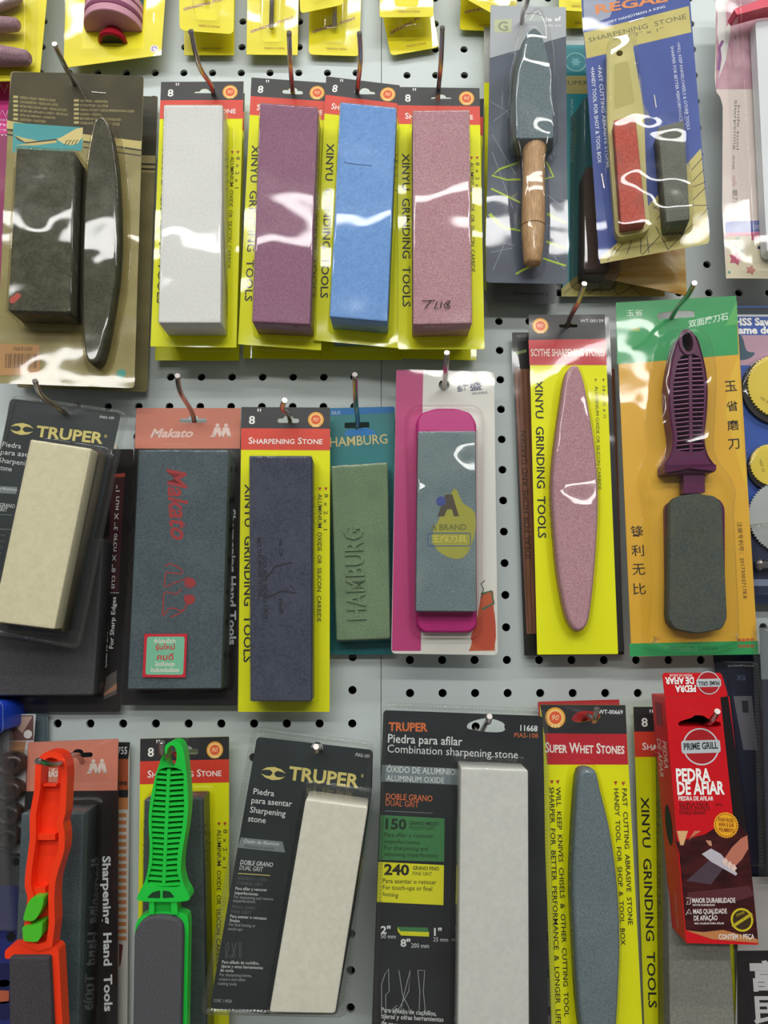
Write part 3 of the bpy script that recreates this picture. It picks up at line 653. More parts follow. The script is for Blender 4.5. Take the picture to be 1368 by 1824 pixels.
# ------------------------------------------------------------------ pink pack at the right edge
R1 = V(1268, 0, 6.08); R2 = V(1268, 280, 6.51)
p = Pk('floral_tool_pack', 'pink and cream pack with a flower print at the right edge', 'tool pack', quad(1276,-40, 1450,-40, 1466,498, 1293,498), (34,34,32))
ol = p.locs(R1(40,-200, 1200,-200) + [(1466,498)] + R2(165,1400, 120,600) + R1(118,1150, 90,1050, 50,1000, 30,850, 45,400))
p.ext('card', rnd(ol, 1), -.5, 0, C('#d9cbc4', .4)); p.fpx('pink_panel', R1(46,-200, 1200,-200, 1200,965, 45,965), .06, noisecol('rose_print', '#b08291', '#c8a0ac', 60, rough=.5))
p.fpx('white_ribbon_print', R1(60,-100, 190,-100, 200,350, 150,650, 70,860, 110,640, 60,380), .1, C('#d5d5d0')); p.fpx('mauve_shape', R1(150,50, 200,0, 230,200, 160,290), .12, C('#b46a86'))
p.ribbon('mauve_shape', R1(120,440, 80,520, 90,600, 70,760), 5, C('#8a5a8c'), .12)
for k, (wd, c_) in enumerate((('Sharpening', '#6a6660'), ('knife tool', '#6a6660'))): p.txt(wd, *R1(245+k*-0+k*35,1080+k*60), *R1(235+k*30,1620), 4.5, C(c_), .1)
p.txt('easy use grip', *R1(230,1680), *R2(240,140), 4.5, C('#7a7670'), .1); p.txt('safe', *R2(235,210, 235,340), 8, C('#d09aa0'), .1); p.txt('磨刀石', *R2(235,370, 235,610), 10, C('#6b6962'), .1); p.txt('good', *R2(262,620, 262,700), 4, C('#7a7670'), .1)
p.fpx('blue_band', R2(150,830, 160,760, 220,745, 1300,710, 1300,850, 175,905), .08, C('#5b68a8')); p.fpx('pink_band', R2(165,880, 1300,830, 1300,910, 172,912), .09, C('#d06a92'))
p.fpx('cream_base', R2(172,912, 1300,905, 1300,1405, 165,1405), .07, C('#d8cfb4'))
for x, y, r, c_ in ((275,1180,80,'#b8506e'), (450,1310,60,'#c08078'), (500,930,55,'#b23c66'), (280,1040,40,'#a88a86'), (200,1335,22,'#6a9a8a'), (300,940,35,'#7a9a70'), (200,1010,24,'#6a80a8'), (345,1080,30,'#8aa898')):
    cx, cz = p.loc(*R2(x, y)[0]); p.flat('flower_print', star(cx, cz, r*.045, r*.075, 5), .1, C(c_))
p.fpx('dark_logo', R2(530,1030, 660,1015, 660,1070, 525,1065), .13, C('#34405e'), r=1)
p.txt('DSL', *R2(480,830, 600,825), 7, C('#c7cfe8'), .13)
p.ext('red_handle', rnd(p.locs(R1(225,120, 560,0, 900,-80, 900,60, 560,100, 260,180), 20), 1), 10, 22, C('#d8405a', .3), label='coral red plastic handle')
p.ext('white_blade', rnd(p.locs(R1(470,215, 1000,215) + R2(1000,1120, 640,1120), 12), 5), 2, 12, C('#d2d7da', .35), label='white blade sheath')
p.shell('blister', rnd(p.locs(R1(200,-100, 1100,-100) + R2(1100,1220, 385,1220), 12), 3), [(1, .4), (.4, 6), (0, 20), (-1, 24), (-2, 24.6)], CLEAR)
p.flat('film', offset(rnd(ol, 1), .3), .3, FILM)

# ================================================================== middle row
S1 = V(0, 680, 3.04); S2 = V(400, 680, 2.736); S3 = V(880, 500, 2.607)
TG = C('#d8c878', .4); TW = C('#dfe2e2'); TD = noisecol('charcoal_card', '#22292b', '#2c3437', 20, rough=.4); GREYBAND = C('#7d868a'); MUTE = C('#5d6466')
def bull_mark(p, pts, parent=None):
    """pointed oval emblem with two hollow sides: outer left, right, top, bottom seen in the photo"""
    a, b = Vector(p.loc(*pts[0])), Vector(p.loc(*pts[1])); c = (a+b)/2; d = (b-a)/2; L = d.length; d.normalize(); u = Vector((-d.y, d.x))
    f = lambda x, y: tuple(c + d*x*L + u*y*L)
    for s_ in (1, -1):
        p.flat('emblem', [f(-1, .12*s_), f(-.6, .40*s_), f(0, .52*s_), f(.6, .40*s_), f(1, .12*s_), f(.62, .22*s_), f(.3, .24*s_), f(.1, .10*s_), f(.1, -.02*s_), f(-.1, -.02*s_), f(-.1, .10*s_), f(-.3, .24*s_), f(-.62, .22*s_)], .14, TG)
def crimp(p, pts, w=2.2, n=.8, step=2.4):
    """row of small ridges pressed into the sealed plastic edge, along local points"""
    vs = []; fs = []
    for a, b in zip(pts, pts[1:]):
        a, b = Vector(a), Vector(b); L = (b-a).length; d = (b-a)/L; u = Vector((-d.y, d.x)); k = 0
        while (k+1)*step < L:
            q = a + d*(k*step); i = len(vs)
            for c in (q - u*w/2, q + d*step*.55 - u*w/2, q + d*step*.55 + u*w/2, q + u*w/2): vs.append((c.x, n-.5, c.y))
            c = q + d*step*.28; vs.append((c.x, n+.5, c.y)); fs += [(i, i+1, i+4), (i+1, i+2, i+4), (i+2, i+3, i+4), (i+3, i, i+4)]; k += 1
    o = p.mk('sealed_edge_ridges', vs, fs, THICK); o['kind'] = 'stuff'; return o
def slimpack(label, quad_, card, d, sq, t, off=(0,0), ang=True, Q=None, mat=S_CREAM, nshell=7):
    """charcoal card sealed between two clear shells, cream stone on the right"""
    p = Pk('sharpening_stone_pack', label, 'stone pack', quad_, d, 'charcoal packs with a cream stone')
    p.shell('clear_shell_back', rnd(p.card, 7), [(0, -.8), (0, .2)], THICK, False, False)
    p.flat('clear_shell_flange', rnd(p.card, 7), .3, THICK)
    inner = offset(rnd(p.card, 7), -1.2); rim = [(q[0], q[1]) for q in offset(rnd(p.card, 7), -2.6)]
    p.shell('clear_rim', offset(rnd(p.card, 7), -.2), [(0, .1), (0, 1.2), (-1.2, 2), (-2.4, 2), (-3.4, .9)], THICK, False)
    crimp(p, rim + rim[:1], 2, .9)
    return p
# dark pack with a wide slate stone behind, at the left edge
p = Pk('sharpening_stone_pack', 'black pack with a wide dark stone under the left charcoal pack', 'stone pack', quad(-60,800, 238,800, 214,1268, -75,1268), (10,10,8))
p.ext('card', rnd(p.card, 2), -.5, 0, noisecol('soot_card', '#161414', '#241c1c', 20, rough=.4))
p.fpx('maroon_band', S1(600,500, 676,490, 640,1145, 585,1145), .06, C('#45191f')); p.fpx('orange_line', S1(620,500, 678,495, 676,515, 620,518), .1, C('#b04a34'))
p.txt('ยาว 8” X กว้าง 3” X หนา 1”', *S1(620,1120, 650,560), 8.5, TW, .12, bold=.015); p.txt('For Sharp Edges', *S1(612,1445, 628,1165), 7, TW, .12, bold=.02); p.txt('Coarse and Fine Grit', *S1(577,1550, 590,1185), 6, TW, .12, bold=.015)
p.ribbon('white_rule', S1(588,1143, 645,1143), 1, TW, .12)
pic = p.fpx('photo_print', S1(560,1720, 575,1600, 632,1560, 632,1690), .1, C('#5c5450')); p.fpx('drawn_finger', S1(560,1690, 632,1630, 632,1665, 565,1700), .14, C('#a87a5c'), parent=pic)
st, l = p.stone(S1(20,850, 560,850, 505,1695, -120,1700), 22, noisecol('wide_slate_abrasive', '#3c3b3c', '#515052', 900, bump=.4, lo=.3, hi=.7), label='wide dark grey stone')
p.blister(l, 22, base=4, film=3, mat=CLEAR)
# charcoal pack with cream stone, left
p = slimpack('tilted charcoal pack with a cream stone under the olive pack', quad(22,703, 230,733, 143,1158, -70,1118), None, (62,62,58), None, 25)
cq = S1(60,88, 640,150, 640,180) + S1(400,1380, -150,1290)
hole = ell(*p.loc(*S1(345,150)[0]), 3.4, n=14)
p.ext('card', rnd(p.locs(S1(55,90, 655,170, 390,1400, -160,1310), 0), 4), -.4, .1, TD, [hole])
bull_mark(p, S1(55,250, 182,262)); p.txt('TRUPER', *S1(192,295, 555,335), 19, TG, .14, bold=.03); p.txt('®', *S1(562,303, 580,305), 6, TG, .14)
p.txt('PIAS-109', *S1(540,197, 616,204), 4.6, TW, .14)
for k, (s_, b_, e_) in enumerate((('Piedra', (12,350), (112,362)), ('para asentar', (2,392), (230,415)), ('Sharpening', (-8,436), (175,458)), ('stone', (-12,476), (62,486)))): p.txt(s_, S1(*b_)[0], S1(*e_)[0], 9, TW, .14)
p.fpx('grey_band', S1(-90,560, 95,570, 88,608, -100,596), .13, GREYBAND); p.txt('Óxido de Aluminio', *S1(-80,578, 92,592), 5, TW, .16)
p.txt('DOBLE GRANO', *S1(-80,668, 78,685), 7, TW, .14); p.txt('DUAL GRIT', *S1(-85,692, 38,704), 7, TW, .14)
for y in (722, 800): p.ribbon('rule_line', S1(-100,y-8, 66,y), 1, GREYBAND, .14)
for k in range(5): p.txt(('Para afilar y remover', 'imperfecciones', 'For sharpening and removing', 'Para asentar o retoques', 'finales')[k], *S1(-110,790+k*32, 40-k*8,806+k*32), 4.5, MUTE, .14)
t = 25
st, l = p.stone(S1(165,312, 495,362, 295,1340, -45,1298), t, S_CREAM, label='cream block stone')
p.shell('dark_base', offset(ccw(p.locs(S1(180,330, 545,380, 345,1350, -20,1310), 12)), 0), [(0, .4), (0, 12)], C('#4a4536', .7), True)
p.blister(l, t, base=7, top=1.2, film=None, mat=CLEAR)
# red headed pack with slate stone
MH = C('#d0806a', .5, name='salmon_print')
def twin_logo(p, c, w, mat, n=.14):
    """pair of stylised standing figures"""
    cx, cz = p.loc(*c); k = w * p.mm(*c)
    for dx in (-.24, .24):
        p.flat('logo_figure', ell(cx+dx*k, cz+.36*k, .11*k, n=14), n, mat)
        p.flat('logo_figure', [(cx+dx*k+a*k, cz+b*k) for a, b in ((-.16,.24), (.16,.24), (.3,-.3), (.12,-.3), (0,-.02), (-.12,-.3), (-.3,-.3))], n, mat)
    p.ribbon('logo_rope', [(cx-.6*k, cz-.3*k), (cx-.5*k, cz-.16*k), (cx-.3*k, cz-.26*k)], .05*k, mat, n, px=False); p.ribbon('logo_rope', [(cx+.55*k, cz-.28*k), (cx+.3*k, cz-.24*k)], .05*k, mat, n, px=False)
def salmon_pack(label, quad_, d, sq, t, slot, band, Q, head=1):
    p = Pk('sharpening_stone_pack', label, 'stone pack', quad_, d, 'salmon headed black packs with a slate stone')
    cx, cz = p.loc(*slot); sl = euro(cx, cz, 22, 3.6, 3.6)
    p.ext('card', rnd(p.card, .8, 2), -.5, 0, noisecol('soot_card', '#161414', '#241c1c', 20, rough=.4), [sl])
    q = p.quad; p.fpx('salmon_header', [q[0], q[1], band[0], band[1]], .06, MH, [[] for _ in ()]) if False else p.flat('salmon_header', p.locs([q[0], q[1], band[0], band[1]]), .06, MH, [sl])
    st, l = p.stone(sq, t, S_SLATE, label='slate grey block stone')
    p.blister(l, t, base=5, film=.6, holes=[offset(ccw(sl), .3)])
    return p, l
p, l = salmon_pack('salmon and black pack with a slate stone and a green sticker', quad(243,727, 429,727, 422,1257, 216,1256), (16,16,14), S1(750,368, 1238,368, 1198,1662, 690,1665), 25, S1(1046,210)[0], S1(1300,362, 730,362), S1)
p.txt('Makato', *S1(812,300, 1045,300), 15, C('#e8c8bc'), .14, bold=.03, shear=.35); twin_logo(p, S1(1200,270)[0], 32, C('#e6cfc6')); p.txt('MADE IN CHINA', *S1(880,345, 1020,345), 4, C('#d99a88'), .14)
p.txt('Sharpening Hand Tools', *S1(1238,690, 1240,1425), 12, TW, .14, bold=.03)
MR = C('#9c2f32', .6)
p.txt('Makato', *S1(905,470, 925,860), 33, MR, 25.1, bold=.02, shear=.35)
for a in (S1(895,1000, 925,985, 985,1020, 975,1040, 900,1030), S1(900,1030, 890,1110, 940,1090, 985,1075, 1010,1060), S1(1010,1060, 1050,1075, 1055,1100, 1020,1115, 1000,1095, 1010,1060), S1(985,1120, 950,1150, 890,1140, 885,1210, 880,1270, 920,1225, 985,1240, 1010,1210, 1050,1190, 1045,1160, 1000,1160, 1010,1200), S1(920,1275, 960,1260, 1000,1235)): p.ribbon('red_figure_print', smooth(a, 3, False), 2.2, MR, 25.1)
p.flat('red_figure_print', ell(*p.loc(*S1(1030,1085)[0], 25), 3.3, n=14), 25.12, MR); p.flat('red_figure_print', ell(*p.loc(*S1(1025,1180)[0], 25), 3.6, n=14), 25.12, MR)
sk = p.fpx('paper_sticker', S1(782,1365, 1014,1365, 1004,1602, 772,1600), 26.6, C('#b8202e'), label='red bordered green square sticker'); p.fpx('sticker_panel', S1(797,1380, 1000,1380, 992,1587, 787,1586), 26.66, C('#6fae8e'), r=2, parent=sk)
for s_, y, x0, x1, h in (('ถ้าไม่แน่ใจว่า', 1415, 835, 950, 8), ('รุ่นใหม่', 1460, 840, 945, 14), ('คมดี', 1507, 850, 938, 12), ('ไม่เปลืองแรง', 1540, 838, 945, 8), ('ด้ามจับกระชับแข็งแรง', 1572, 815, 970, 8)): p.txt(s_, *S1(x0,y, x1,y), h, C('#b8302e') if h > 9 else C('#d8d0c0'), 26.72, bold=.02, parent=sk)
# yellow pack with dark blue stone
p = grind_pack('yellow carded pack holding a dark blue block stone', quad(430,725, 588,726, 587,1268, 424,1268), (30,30,26), quad(444,812, 555,812, 555,1249, 446,1249), S_NAVY, 25, YG, blabel='dark blue block stone with faint print')
for s_, a in (('MULTI PURPOSE STONE', (158,760, 165,1050)), ('DOUBLE SIDED GRIT', (185,850, 190,1160)), ('No 120', (265,770, 268,850)), ('FINE', (262,1060, 266,1130))): p.txt(s_, *S2(*a), 7, C('#23242c', .8), 25.1, bold=.02)
for a in (S2(200,960, 250,900, 330,880), S2(210,1050, 280,1020, 350,1030, 320,990)): p.ribbon('faint_print', a, 3, C('#2a2830', .8), 25.1)
# teal card pack with sage green stone
p = Pk('sharpening_stone_pack', 'teal card pack with a sage green embossed stone', 'stone pack', quad(586,727, 703,724, 701,1166, 588,1166), (12,12,10))
cx, cz = p.loc(*S2(645,213)[0]); sl = rnd([(cx-10, cz+2.6), (cx+10, cz+2.6), (cx+10, cz-2.2), (cx-10, cz-2.2)], 1)
p.ext('card', rnd(p.card, 2.5), -.5, 0, noisecol('teal_card', '#0f6e72', '#178086', 20, rough=.35), [sl]); p.fpx('blue_band', S2(515,132, 826,122, 826,150, 515,165), .06, C('#2474b8'))
p.fpx('blue_label', S2(578,262, 600,235, 690,222, 730,240, 735,262), .08, C('#2f86d0'), r=1); p.txt('HAMBURG', *S2(515,318, 795,300), 17, C('#d8c890'), .14, bold=.01); p.txt('SILK', *S2(522,160, 568,158), 6, C('#c8d8e0'), .14)
st, l = p.stone(S2(520,410, 795,392, 808,1253, 545,1263), 20, S_GREEN, r=2, bev=1.2, label='sage green stone with embossed letters')
p.txt('HAMBURG', *S2(690,1158, 672,706), 33, S_GREEN, 20.0, bold=.012, ext=1.3, name='embossed_lettering')
p.blister(l, 20.8, base=3.5, film=2.5, mat=FILM, holes=[offset(ccw(sl), .3)])
# pink and white pack with grey stone in a pink holder
p = Pk('sharpening_stone_pack', 'pink and white pack with a grey stone in a magenta holder', 'stone pack', quad(706,659, 880,663, 887,1167, 697,1164), (34,34,30))
hole = ell(*p.loc(*V(420,380,2.974)(1103,910)[0]), 4.3, n=18)
p.ext('card', rnd(p.card, 3.5), -.5, 0, C('#d9d8cf', .35), [hole]); p.fpx('magenta_panel', [(706,659), (754,660)] + S2(965,100, 957,1312, 815,1312), .06, C('#b83a76', .4), r=1)
U5 = V(420, 380, 2.974)
p.txt('维盛', *U5(1175,950, 1305,935), 15, C('#3d4468'), .14, bold=.02); p.txt('WEI SHENG', *U5(1250,962, 1333,955), 4.5, C('#55566a'), .14); p.txt('®', *U5(1310,890, 1320,889), 3, C('#55566a'), .14)
pic = p.fpx('photo_print', S2(1200,1290, 1235,1130, 1250,1040, 1310,1020, 1318,1310, 1190,1312), .1, C('#c05a34'))
p.fpx('drawn_tomato', smooth(S2(1230,1180, 1290,1090, 1316,1130, 1316,1290, 1240,1300, 1200,1250), 3), .14, C('#b8482c'), parent=pic); p.ribbon('drawn_stem', S2(1250,1060, 1262,1010, 1250,985, 1268,968), 1.6, C('#2c3c3a'), .16, parent=pic); p.ribbon('drawn_leaf', S2(1250,1035, 1300,1020, 1312,1080, 1255,1110), 4, C('#4c6a48'), .16, parent=pic)
MG = C('#b02a72', .3, name='magenta_plastic')
hl = rnd(p.locs(S2(935,190, 960,150, 1030,128, 1130,128, 1200,150, 1228,200, 1232,1190, 1200,1225, 970,1225, 935,1190), 8), 3)
p.shell('holder', hl, [(0, .4), (0, 6), (-.8, 8.2), (-2, 9)], MG, True, True, label='magenta plastic holder')
st, l = p.stone(S2(943,242, 1225,240, 1228,1120, 932,1118), 20, noisecol('blue_grey_abrasive', '#54666a', '#7d8d90', 1000, bump=.4, lo=.3, hi=.7, blot=('#8c9a9a', 35, .5)), label='blue grey stone', n0=6)
pr = p.fpx('yellow_print', smooth(S2(1120,520, 1160,590, 1220,640, 1215,760, 1160,860, 1060,840, 1010,760, 1060,640), 3), 20.1, C('#9a9a3c', .6)); p.flat('blue_dot', ell(*p.loc(*S2(1055,582)[0], 20), 3.6, n=16), 20.18, C('#3a4a8c'))
p.fpx('letter_mark', S2(1075,550, 1110,548, 1142,655, 1118,656, 1108,622, 1085,622, 1070,656, 1038,656), 20.16, C('#4a4434')); p.txt('A BRAND', *S2(1005,722, 1180,722), 10, C('#6d6c34'), 20.18, bold=.02)
p.ribbon('logo_frame', rnd(p.locs(S2(992,738, 1198,738, 1198,800, 990,800), 20), 1.5), .7, C('#4a5a86'), 20.18, px=False, closed=True); p.txt('王麻刀具', *S2(1008,785, 1180,785), 14, C('#c0b850'), 20.2, bold=.02)
l2 = rnd(p.locs(S2(890,150, 935,112, 1225,112, 1262,150, 1250,1210, 1225,1240, 950,1240, 915,1200), 9), 4)
p.shell('blister', l2, [(2, .4), (1, 1), (.4, 8), (-1.2, 10), (-3, 10.6)], CLEAR, False); p.shell('stone_blister', l, [(2.2, 10), (1.8, 12), (1.5, 19), (1.1, 20.4), (.2, 21.2), (-1.4, 21.5)], WAVY)
p.flat('film', offset(rnd(p.card, 3.5), .5), .35, FILM, [offset(ccw(l2), 2), hole])
# wood print pack and scythe stone pack
p = Pk('sharpening_stone_pack', 'black and wood brown pack behind the scythe stone pack', 'stone pack', quad(912,592, 1050,592, 1112,1166, 934,1168), (9,9,8))
p.ext('card', rnd(p.card, [1, 1, 1, 1]), -.5, 0, C('#1e1c1c', .35)); p.fpx('brown_panel', S3(95,410, 560,410, 600,1630, 152,1640), .06, noisecol('wood_print', '#7e4f37', '#94624a', 60, rough=.4, stretch=(6, 6, .4)))
for k in range(4): p.ribbon('plank_line', S3(112+k*22,420, 160+k*18,1630), 1, C('#4a2c20'), .1)
p.txt('IDEAL FOR HOME AND GARDEN', *S3(172,1288, 148,698), 10, C('#33181a'), .14); p.txt('PIEDRA', *S3(108,265, 152,262), 5, C('#b8b4a8'), .14); p.fpx('green_stripe', S3(92,332, 150,318, 152,332, 94,346), .1, C('#8a9a68'))
p.blister(rnd([p.uv(.3,.2), p.uv(.8,.2), p.uv(.8,.85), p.uv(.3,.85)], 5), 14, film=1)
p.stone([p.uv(.35,.22), p.uv(.75,.22), p.uv(.75,.82), p.uv(.35,.82)], 13, S_PINK, local=True)
p = Pk('sharpening_stone_pack', 'black edged card just behind the scythe stone pack, on its right', 'stone pack', quad(950,570, 1084,566, 1112,1160, 962,1166), (24,24,20)); p.ext('card', rnd(p.card, 1), -.5, 0, C('#1e1c1c', .35)); p.flat('film', offset(p.card, .4), .2, FILM)
def spear(p, pts, t, mat, label, base=5, film=.3, holes=(), k=3):
    l = ccw(smooth(p.locs(pts, t), k)); p.shell('stone', l, [(0, .4), (0, t-3), (-.8, t-1), (-2.4, t)], mat, True, True, label=label)
    p.shell('blister', l, [(base, .4), (base*.75, 1.2), (base*.45, t*.4), (1.2, t-2), (.4, t-.2), (-1.4, t+.8), (-2.6, t+1)], WAVY)
    p.flat('film', offset(p.card, film), .35, FILM, [offset(l, base)] + list(holes)); return l
p = Pk('sharpening_stone_pack', 'yellow black and red pack with a pink spindle shaped scythe stone', 'stone pack', quad(942,561, 1077,560, 1101,1165, 957,1166), (32,32,28))
cx, cz = p.loc(*S3(345,210)[0]); sl = euro(cx, cz, 15, 2.6, 2.6)
p.ext('card', rnd(p.card, .6, 2), -.5, 0, LIME, [sl]); p.flat('header_band', p.locs([(942,561), (1077,560)] + S3(520,270, 160,275)), .06, HBLACK, [sl]); p.fpx('title_band', S3(160,275, 520,270, 524,392, 165,392), .06, C('#c02c34', .35))
badge(p, 0, 0, 6.4, px=S3(215,210)[0]); p.txt('WT-00139', *S3(400,193, 508,193), 5.5, TW, .14); p.txt('SCYTHE SHARPENING STONES', *S3(172,350, 515,350), 13, C('#e8dcd0'), .14, bold=.015)
p.txt('XINYU  GRINDING  TOOLS', *S3(190,462, 205,1195), 13.5, BLACK, .14, bold=.014); p.txt('ALUMINIUM OXIDE OR SILICON CARBIDE', *S3(468,490, 483,970), 5.6, BLACK, .14); p.txt('14 x 1½ x ½', *S3(502,490, 508,640), 5.6, BLACK, .14)
for c_ in (S3(472,462)[0], S3(508,462)[0]): x, z = p.loc(*c_); p.flat('bullet_mark', [(x-1.1, z+1), (x+1.1, z+1), (x, z-1.2)], .14, C('#8a5a24'))
spear(p, S3(368,390, 395,400, 418,460, 445,600, 475,800, 487,1000, 480,1200, 465,1400, 445,1560, 425,1610, 395,1628, 365,1610, 335,1540, 300,1350, 278,1100, 272,950, 285,780, 315,560, 338,430), 13, S_PINK, 'dusty pink spindle shaped stone', holes=[offset(ccw(sl), .3)])
# green and orange pack with purple handled stone
YO = noisecol('amber_card', '#d8a630', '#e0b03c', 6, rough=.35); GN = C('#2f9a58', .35, name='green_print'); PUR = C('#571a45', .3, name='plum_plastic')
p = Pk('sharpening_stone_pack', 'green and orange pack with a purple handled paddle stone', 'stone pack', quad(1097,539, 1311,527, 1350,1163, 1125,1170), (32,32,28))
cx, cz = p.loc(*S3(845,160)[0]); sl = rnd([(cx-15, cz+2.2), (cx-5, cz+3.4), (cx+5, cz+3.6), (cx+15, cz+2.6), (cx+15, cz-2.4), (cx-15, cz-2.8)], 1.5)
p.ext('card', rnd(p.card, 5), -.5, 0, YO, [sl]); p.flat('green_header', rnd(p.locs([(1097,539), (1311,527)] + S3(1135,343, 572,388)), [5, 5, .1, .1] if False else .2), .06, GN, [sl])
p.fpx('yellow_ray', S3(1085,480, 1135,345, 1150,700, 1180,1000, 1075,620), .06, C('#e0b838', .35)); p.fpx('light_green_ray', S3(1075,210, 1127,90, 1132,200), .1, C('#5aae5c', .35)); p.fpx('green_footer', S3(628,1685, 1225,1672, 1228,1735, 632,1745), .06, GN)
p.txt('玉省', *S3(615,165, 692,162), 12, C('#d8ead8'), .14); p.txt('YUSHENG', *S3(620,188, 698,186), 4, C('#d8ead8'), .14); p.txt('A型', *S3(635,234, 678,233), 7, C('#d8c83c'), .14); p.txt('双面磨刀石', *S3(905,220, 1095,180), 14, C('#cfe6d2'), .14, bold=.02, shear=.2)
for s_, x, y in (('玉', 1075, 515), ('省', 1082, 608), ('磨', 1086, 697), ('刀', 1090, 785)): p.txt(s_, *S3(x,y, x+54,y-4), 19, C('#332410'), .14, bold=.012)
for s_, x, y in (('锋', 638, 1190), ('利', 640, 1280), ('无', 645, 1368), ('比', 648, 1458)): p.txt(s_, *S3(x,y, x+58,y-2), 20, C('#2a1e10'), .14, bold=.004)
p.txt('注册专利号：201730037178.8', *S3(1128,1120, 1155,1475), 9, C('#5a3c14'), .14); p.txt('MADE IN CHINA', *S3(818,1718, 1040,1715), 8, C('#1f6a3c'), .14)
p.txt('商品专供', *S3(1130,1678, 1208,1674), 6, C('#c03428'), .14, bold=.02); p.txt('专供此标', *S3(1132,1706, 1210,1704), 6, C('#c03428'), .14, bold=.02)
hl = ccw(smooth(p.locs(S3(905,240, 860,262, 835,330, 815,430, 808,520, 816,640, 830,740, 815,810, 790,850, 788,880, 800,897, 905,892, 1010,892, 1030,875, 1025,855, 992,805, 978,730, 988,620, 993,510, 985,420, 965,330, 942,262), 14), 3))
eye = ell(*p.loc(*S3(896,287)[0], 14), 4.2, 8, n=18)
ri = ccw(smooth(p.locs(S3(868,352, 840,430, 830,520, 838,640, 850,735, 845,785, 905,795, 975,785, 962,735, 970,620, 974,510, 966,430, 948,352), 13), 3))
h = p.ext('handle', hl, 1, 14, PUR, [ri, eye], label='purple ribbed plastic handle')
p.flat('handle_back', offset(ri, .3), 5, C('#2a0c22', .5), parent=h); p.shell('handle_edge', offset(hl, -.05), [(0, 13.9), (-.9, 15)], PUR, False, parent=h); p.ext('hang_eye', offset(ccw(eye), 2.4), 14, 15.4, PUR, [eye], parent=h)  # back panel in darker purple: recess shade put into its colour
def edgex(poly, z):
    xs = []
    for i in range(len(poly)):
        (x0, z0), (x1, z1_) = poly[i], poly[(i+1) % len(poly)]
        if (z0 - z) * (z1_ - z) < 0: xs.append(x0 + (x1-x0)*(z-z0)/(z1_-z0))
    return (min(xs), max(xs)) if len(xs) > 1 else None
RIBM = C('#8a4a78', .25, .6); za, zb = p.loc(*S3(905,352)[0], 14)[1], p.loc(*S3(905,790)[0], 14)[1]  # ribs lighter than the handle: highlights put into their colour
for k in range(21):
    z = za + (zb-za)*(k+.5)/21; e = edgex(ri, z)
    if e: xm = (e[0]+e[1])/2; p.ext('rib', [(e[0]-.3, z-.9), (xm, z-.3), (e[1]+.3, z-.5), (e[1]+.3, z+.3), (xm, z+.5), (e[0]-.3, z-.1)], 6, 13.6, RIBM, parent=h)
p.ext('spine', p.locs(S3(903,345, 919,345, 922,795, 908,795), 14), 5, 14.2, PUR, parent=h)
p.ext('guard', rnd(p.locs(S3(790,858, 905,835, 1030,855, 1028,885, 905,872, 792,893), 16), 1), 3, 17, PUR, parent=h)
p.ext('neck', rnd(p.locs(S3(878,850, 975,850, 978,985, 878,990), 10), 1), 3, 11, PUR); p.ext('frame', rnd(p.locs(S3(792,1040, 850,1010, 1040,1010, 1068,1050, 1070,1600, 800,1600), 4), 4), 1, 5, PUR)
l = rnd(p.locs(S3(818,1040, 850,1000, 940,988, 1030,1000, 1060,1040, 1084,1570, 1060,1618, 945,1640, 840,1618, 812,1570), 14), 3)
p.shell('stone', l, [(0, 4), (0, 13), (-.8, 14)], noisecol('paddle_abrasive', '#3c423e', '#525a54', 900, bump=.4, lo=.3, hi=.7, blot=('#66623e', 60, .3)), True, True, label='dark grey paddle stone')
l2 = ccw(smooth(p.locs(S3(880,215, 790,260, 745,380, 735,520, 715,660, 730,780, 690,880, 680,960, 705,1060, 700,1640, 740,1700, 940,1725, 1100,1700, 1135,1620, 1110,1100, 1120,990, 1085,900, 1020,800, 1025,600, 1030,420, 1000,280, 950,225), 4), 3))
p.shell('blister', l2, [(2, .4), (1, .8), (-1, 5), (-3, 12), (-6, 16.2), (-9, 17)], WAVY); p.flat('film', offset(rnd(p.card, 5), .4), .3, FILM, [offset(l2, 2), offset(sl, .3)])
# saw disc packs at the right edge
X3 = V(1288, 530, 4.56)
def disc(p, c, r, n0, n1, mat, teeth=0, name='saw_disc', label=None, hole=0, parent=None):
    cx, cz = p.loc(*c, n1); k = p.mm(*c, n1); l = star(cx, cz, r*k*.95, r*k, teeth) if teeth else ell(cx, cz, r*k, n=40)
    return p.ext(name, l, n0, n1, mat, [ell(cx, cz, hole*k, n=16)] if hole else [], label=label, parent=parent)
p = Pk('saw_disc_pack', 'blue pack of yellow toothed saw discs at the right edge', 'tool pack', quad(1300,545, 1470,545, 1480,916, 1320,916), (10,10,10)); NAVY = C('#27407c', .35)
p.ext('card', rnd(p.card, 1), -.5, 0, C('#2f56a8', .35)); p.fpx('dark_strip', X3(40,80, 800,80, 800,138, 40,138), .06, C('#3a4450')); p.fpx('white_strip', X3(40,138, 800,138, 800,155, 40,155), .07, C('#d0d4d8'))
p.fpx('photo_print', X3(40,305, 800,305, 800,550, 60,550), .06, C('#b895a6')); p.fpx('drawn_hand', smooth(X3(60,310, 150,310, 190,430, 260,450, 200,500, 90,490), 3), .1, C('#3f5a6a'))
p.txt('HSS Saw disc', *X3(95,225, 560,225), 13, WHITE, .14, bold=.04); p.txt('Lame de scie', *X3(85,292, 560,292), 13, WHITE, .14, bold=.04); p.fpx('black_footer', X3(60,1735, 800,1735, 800,1790, 60,1790), .08, BLACK)
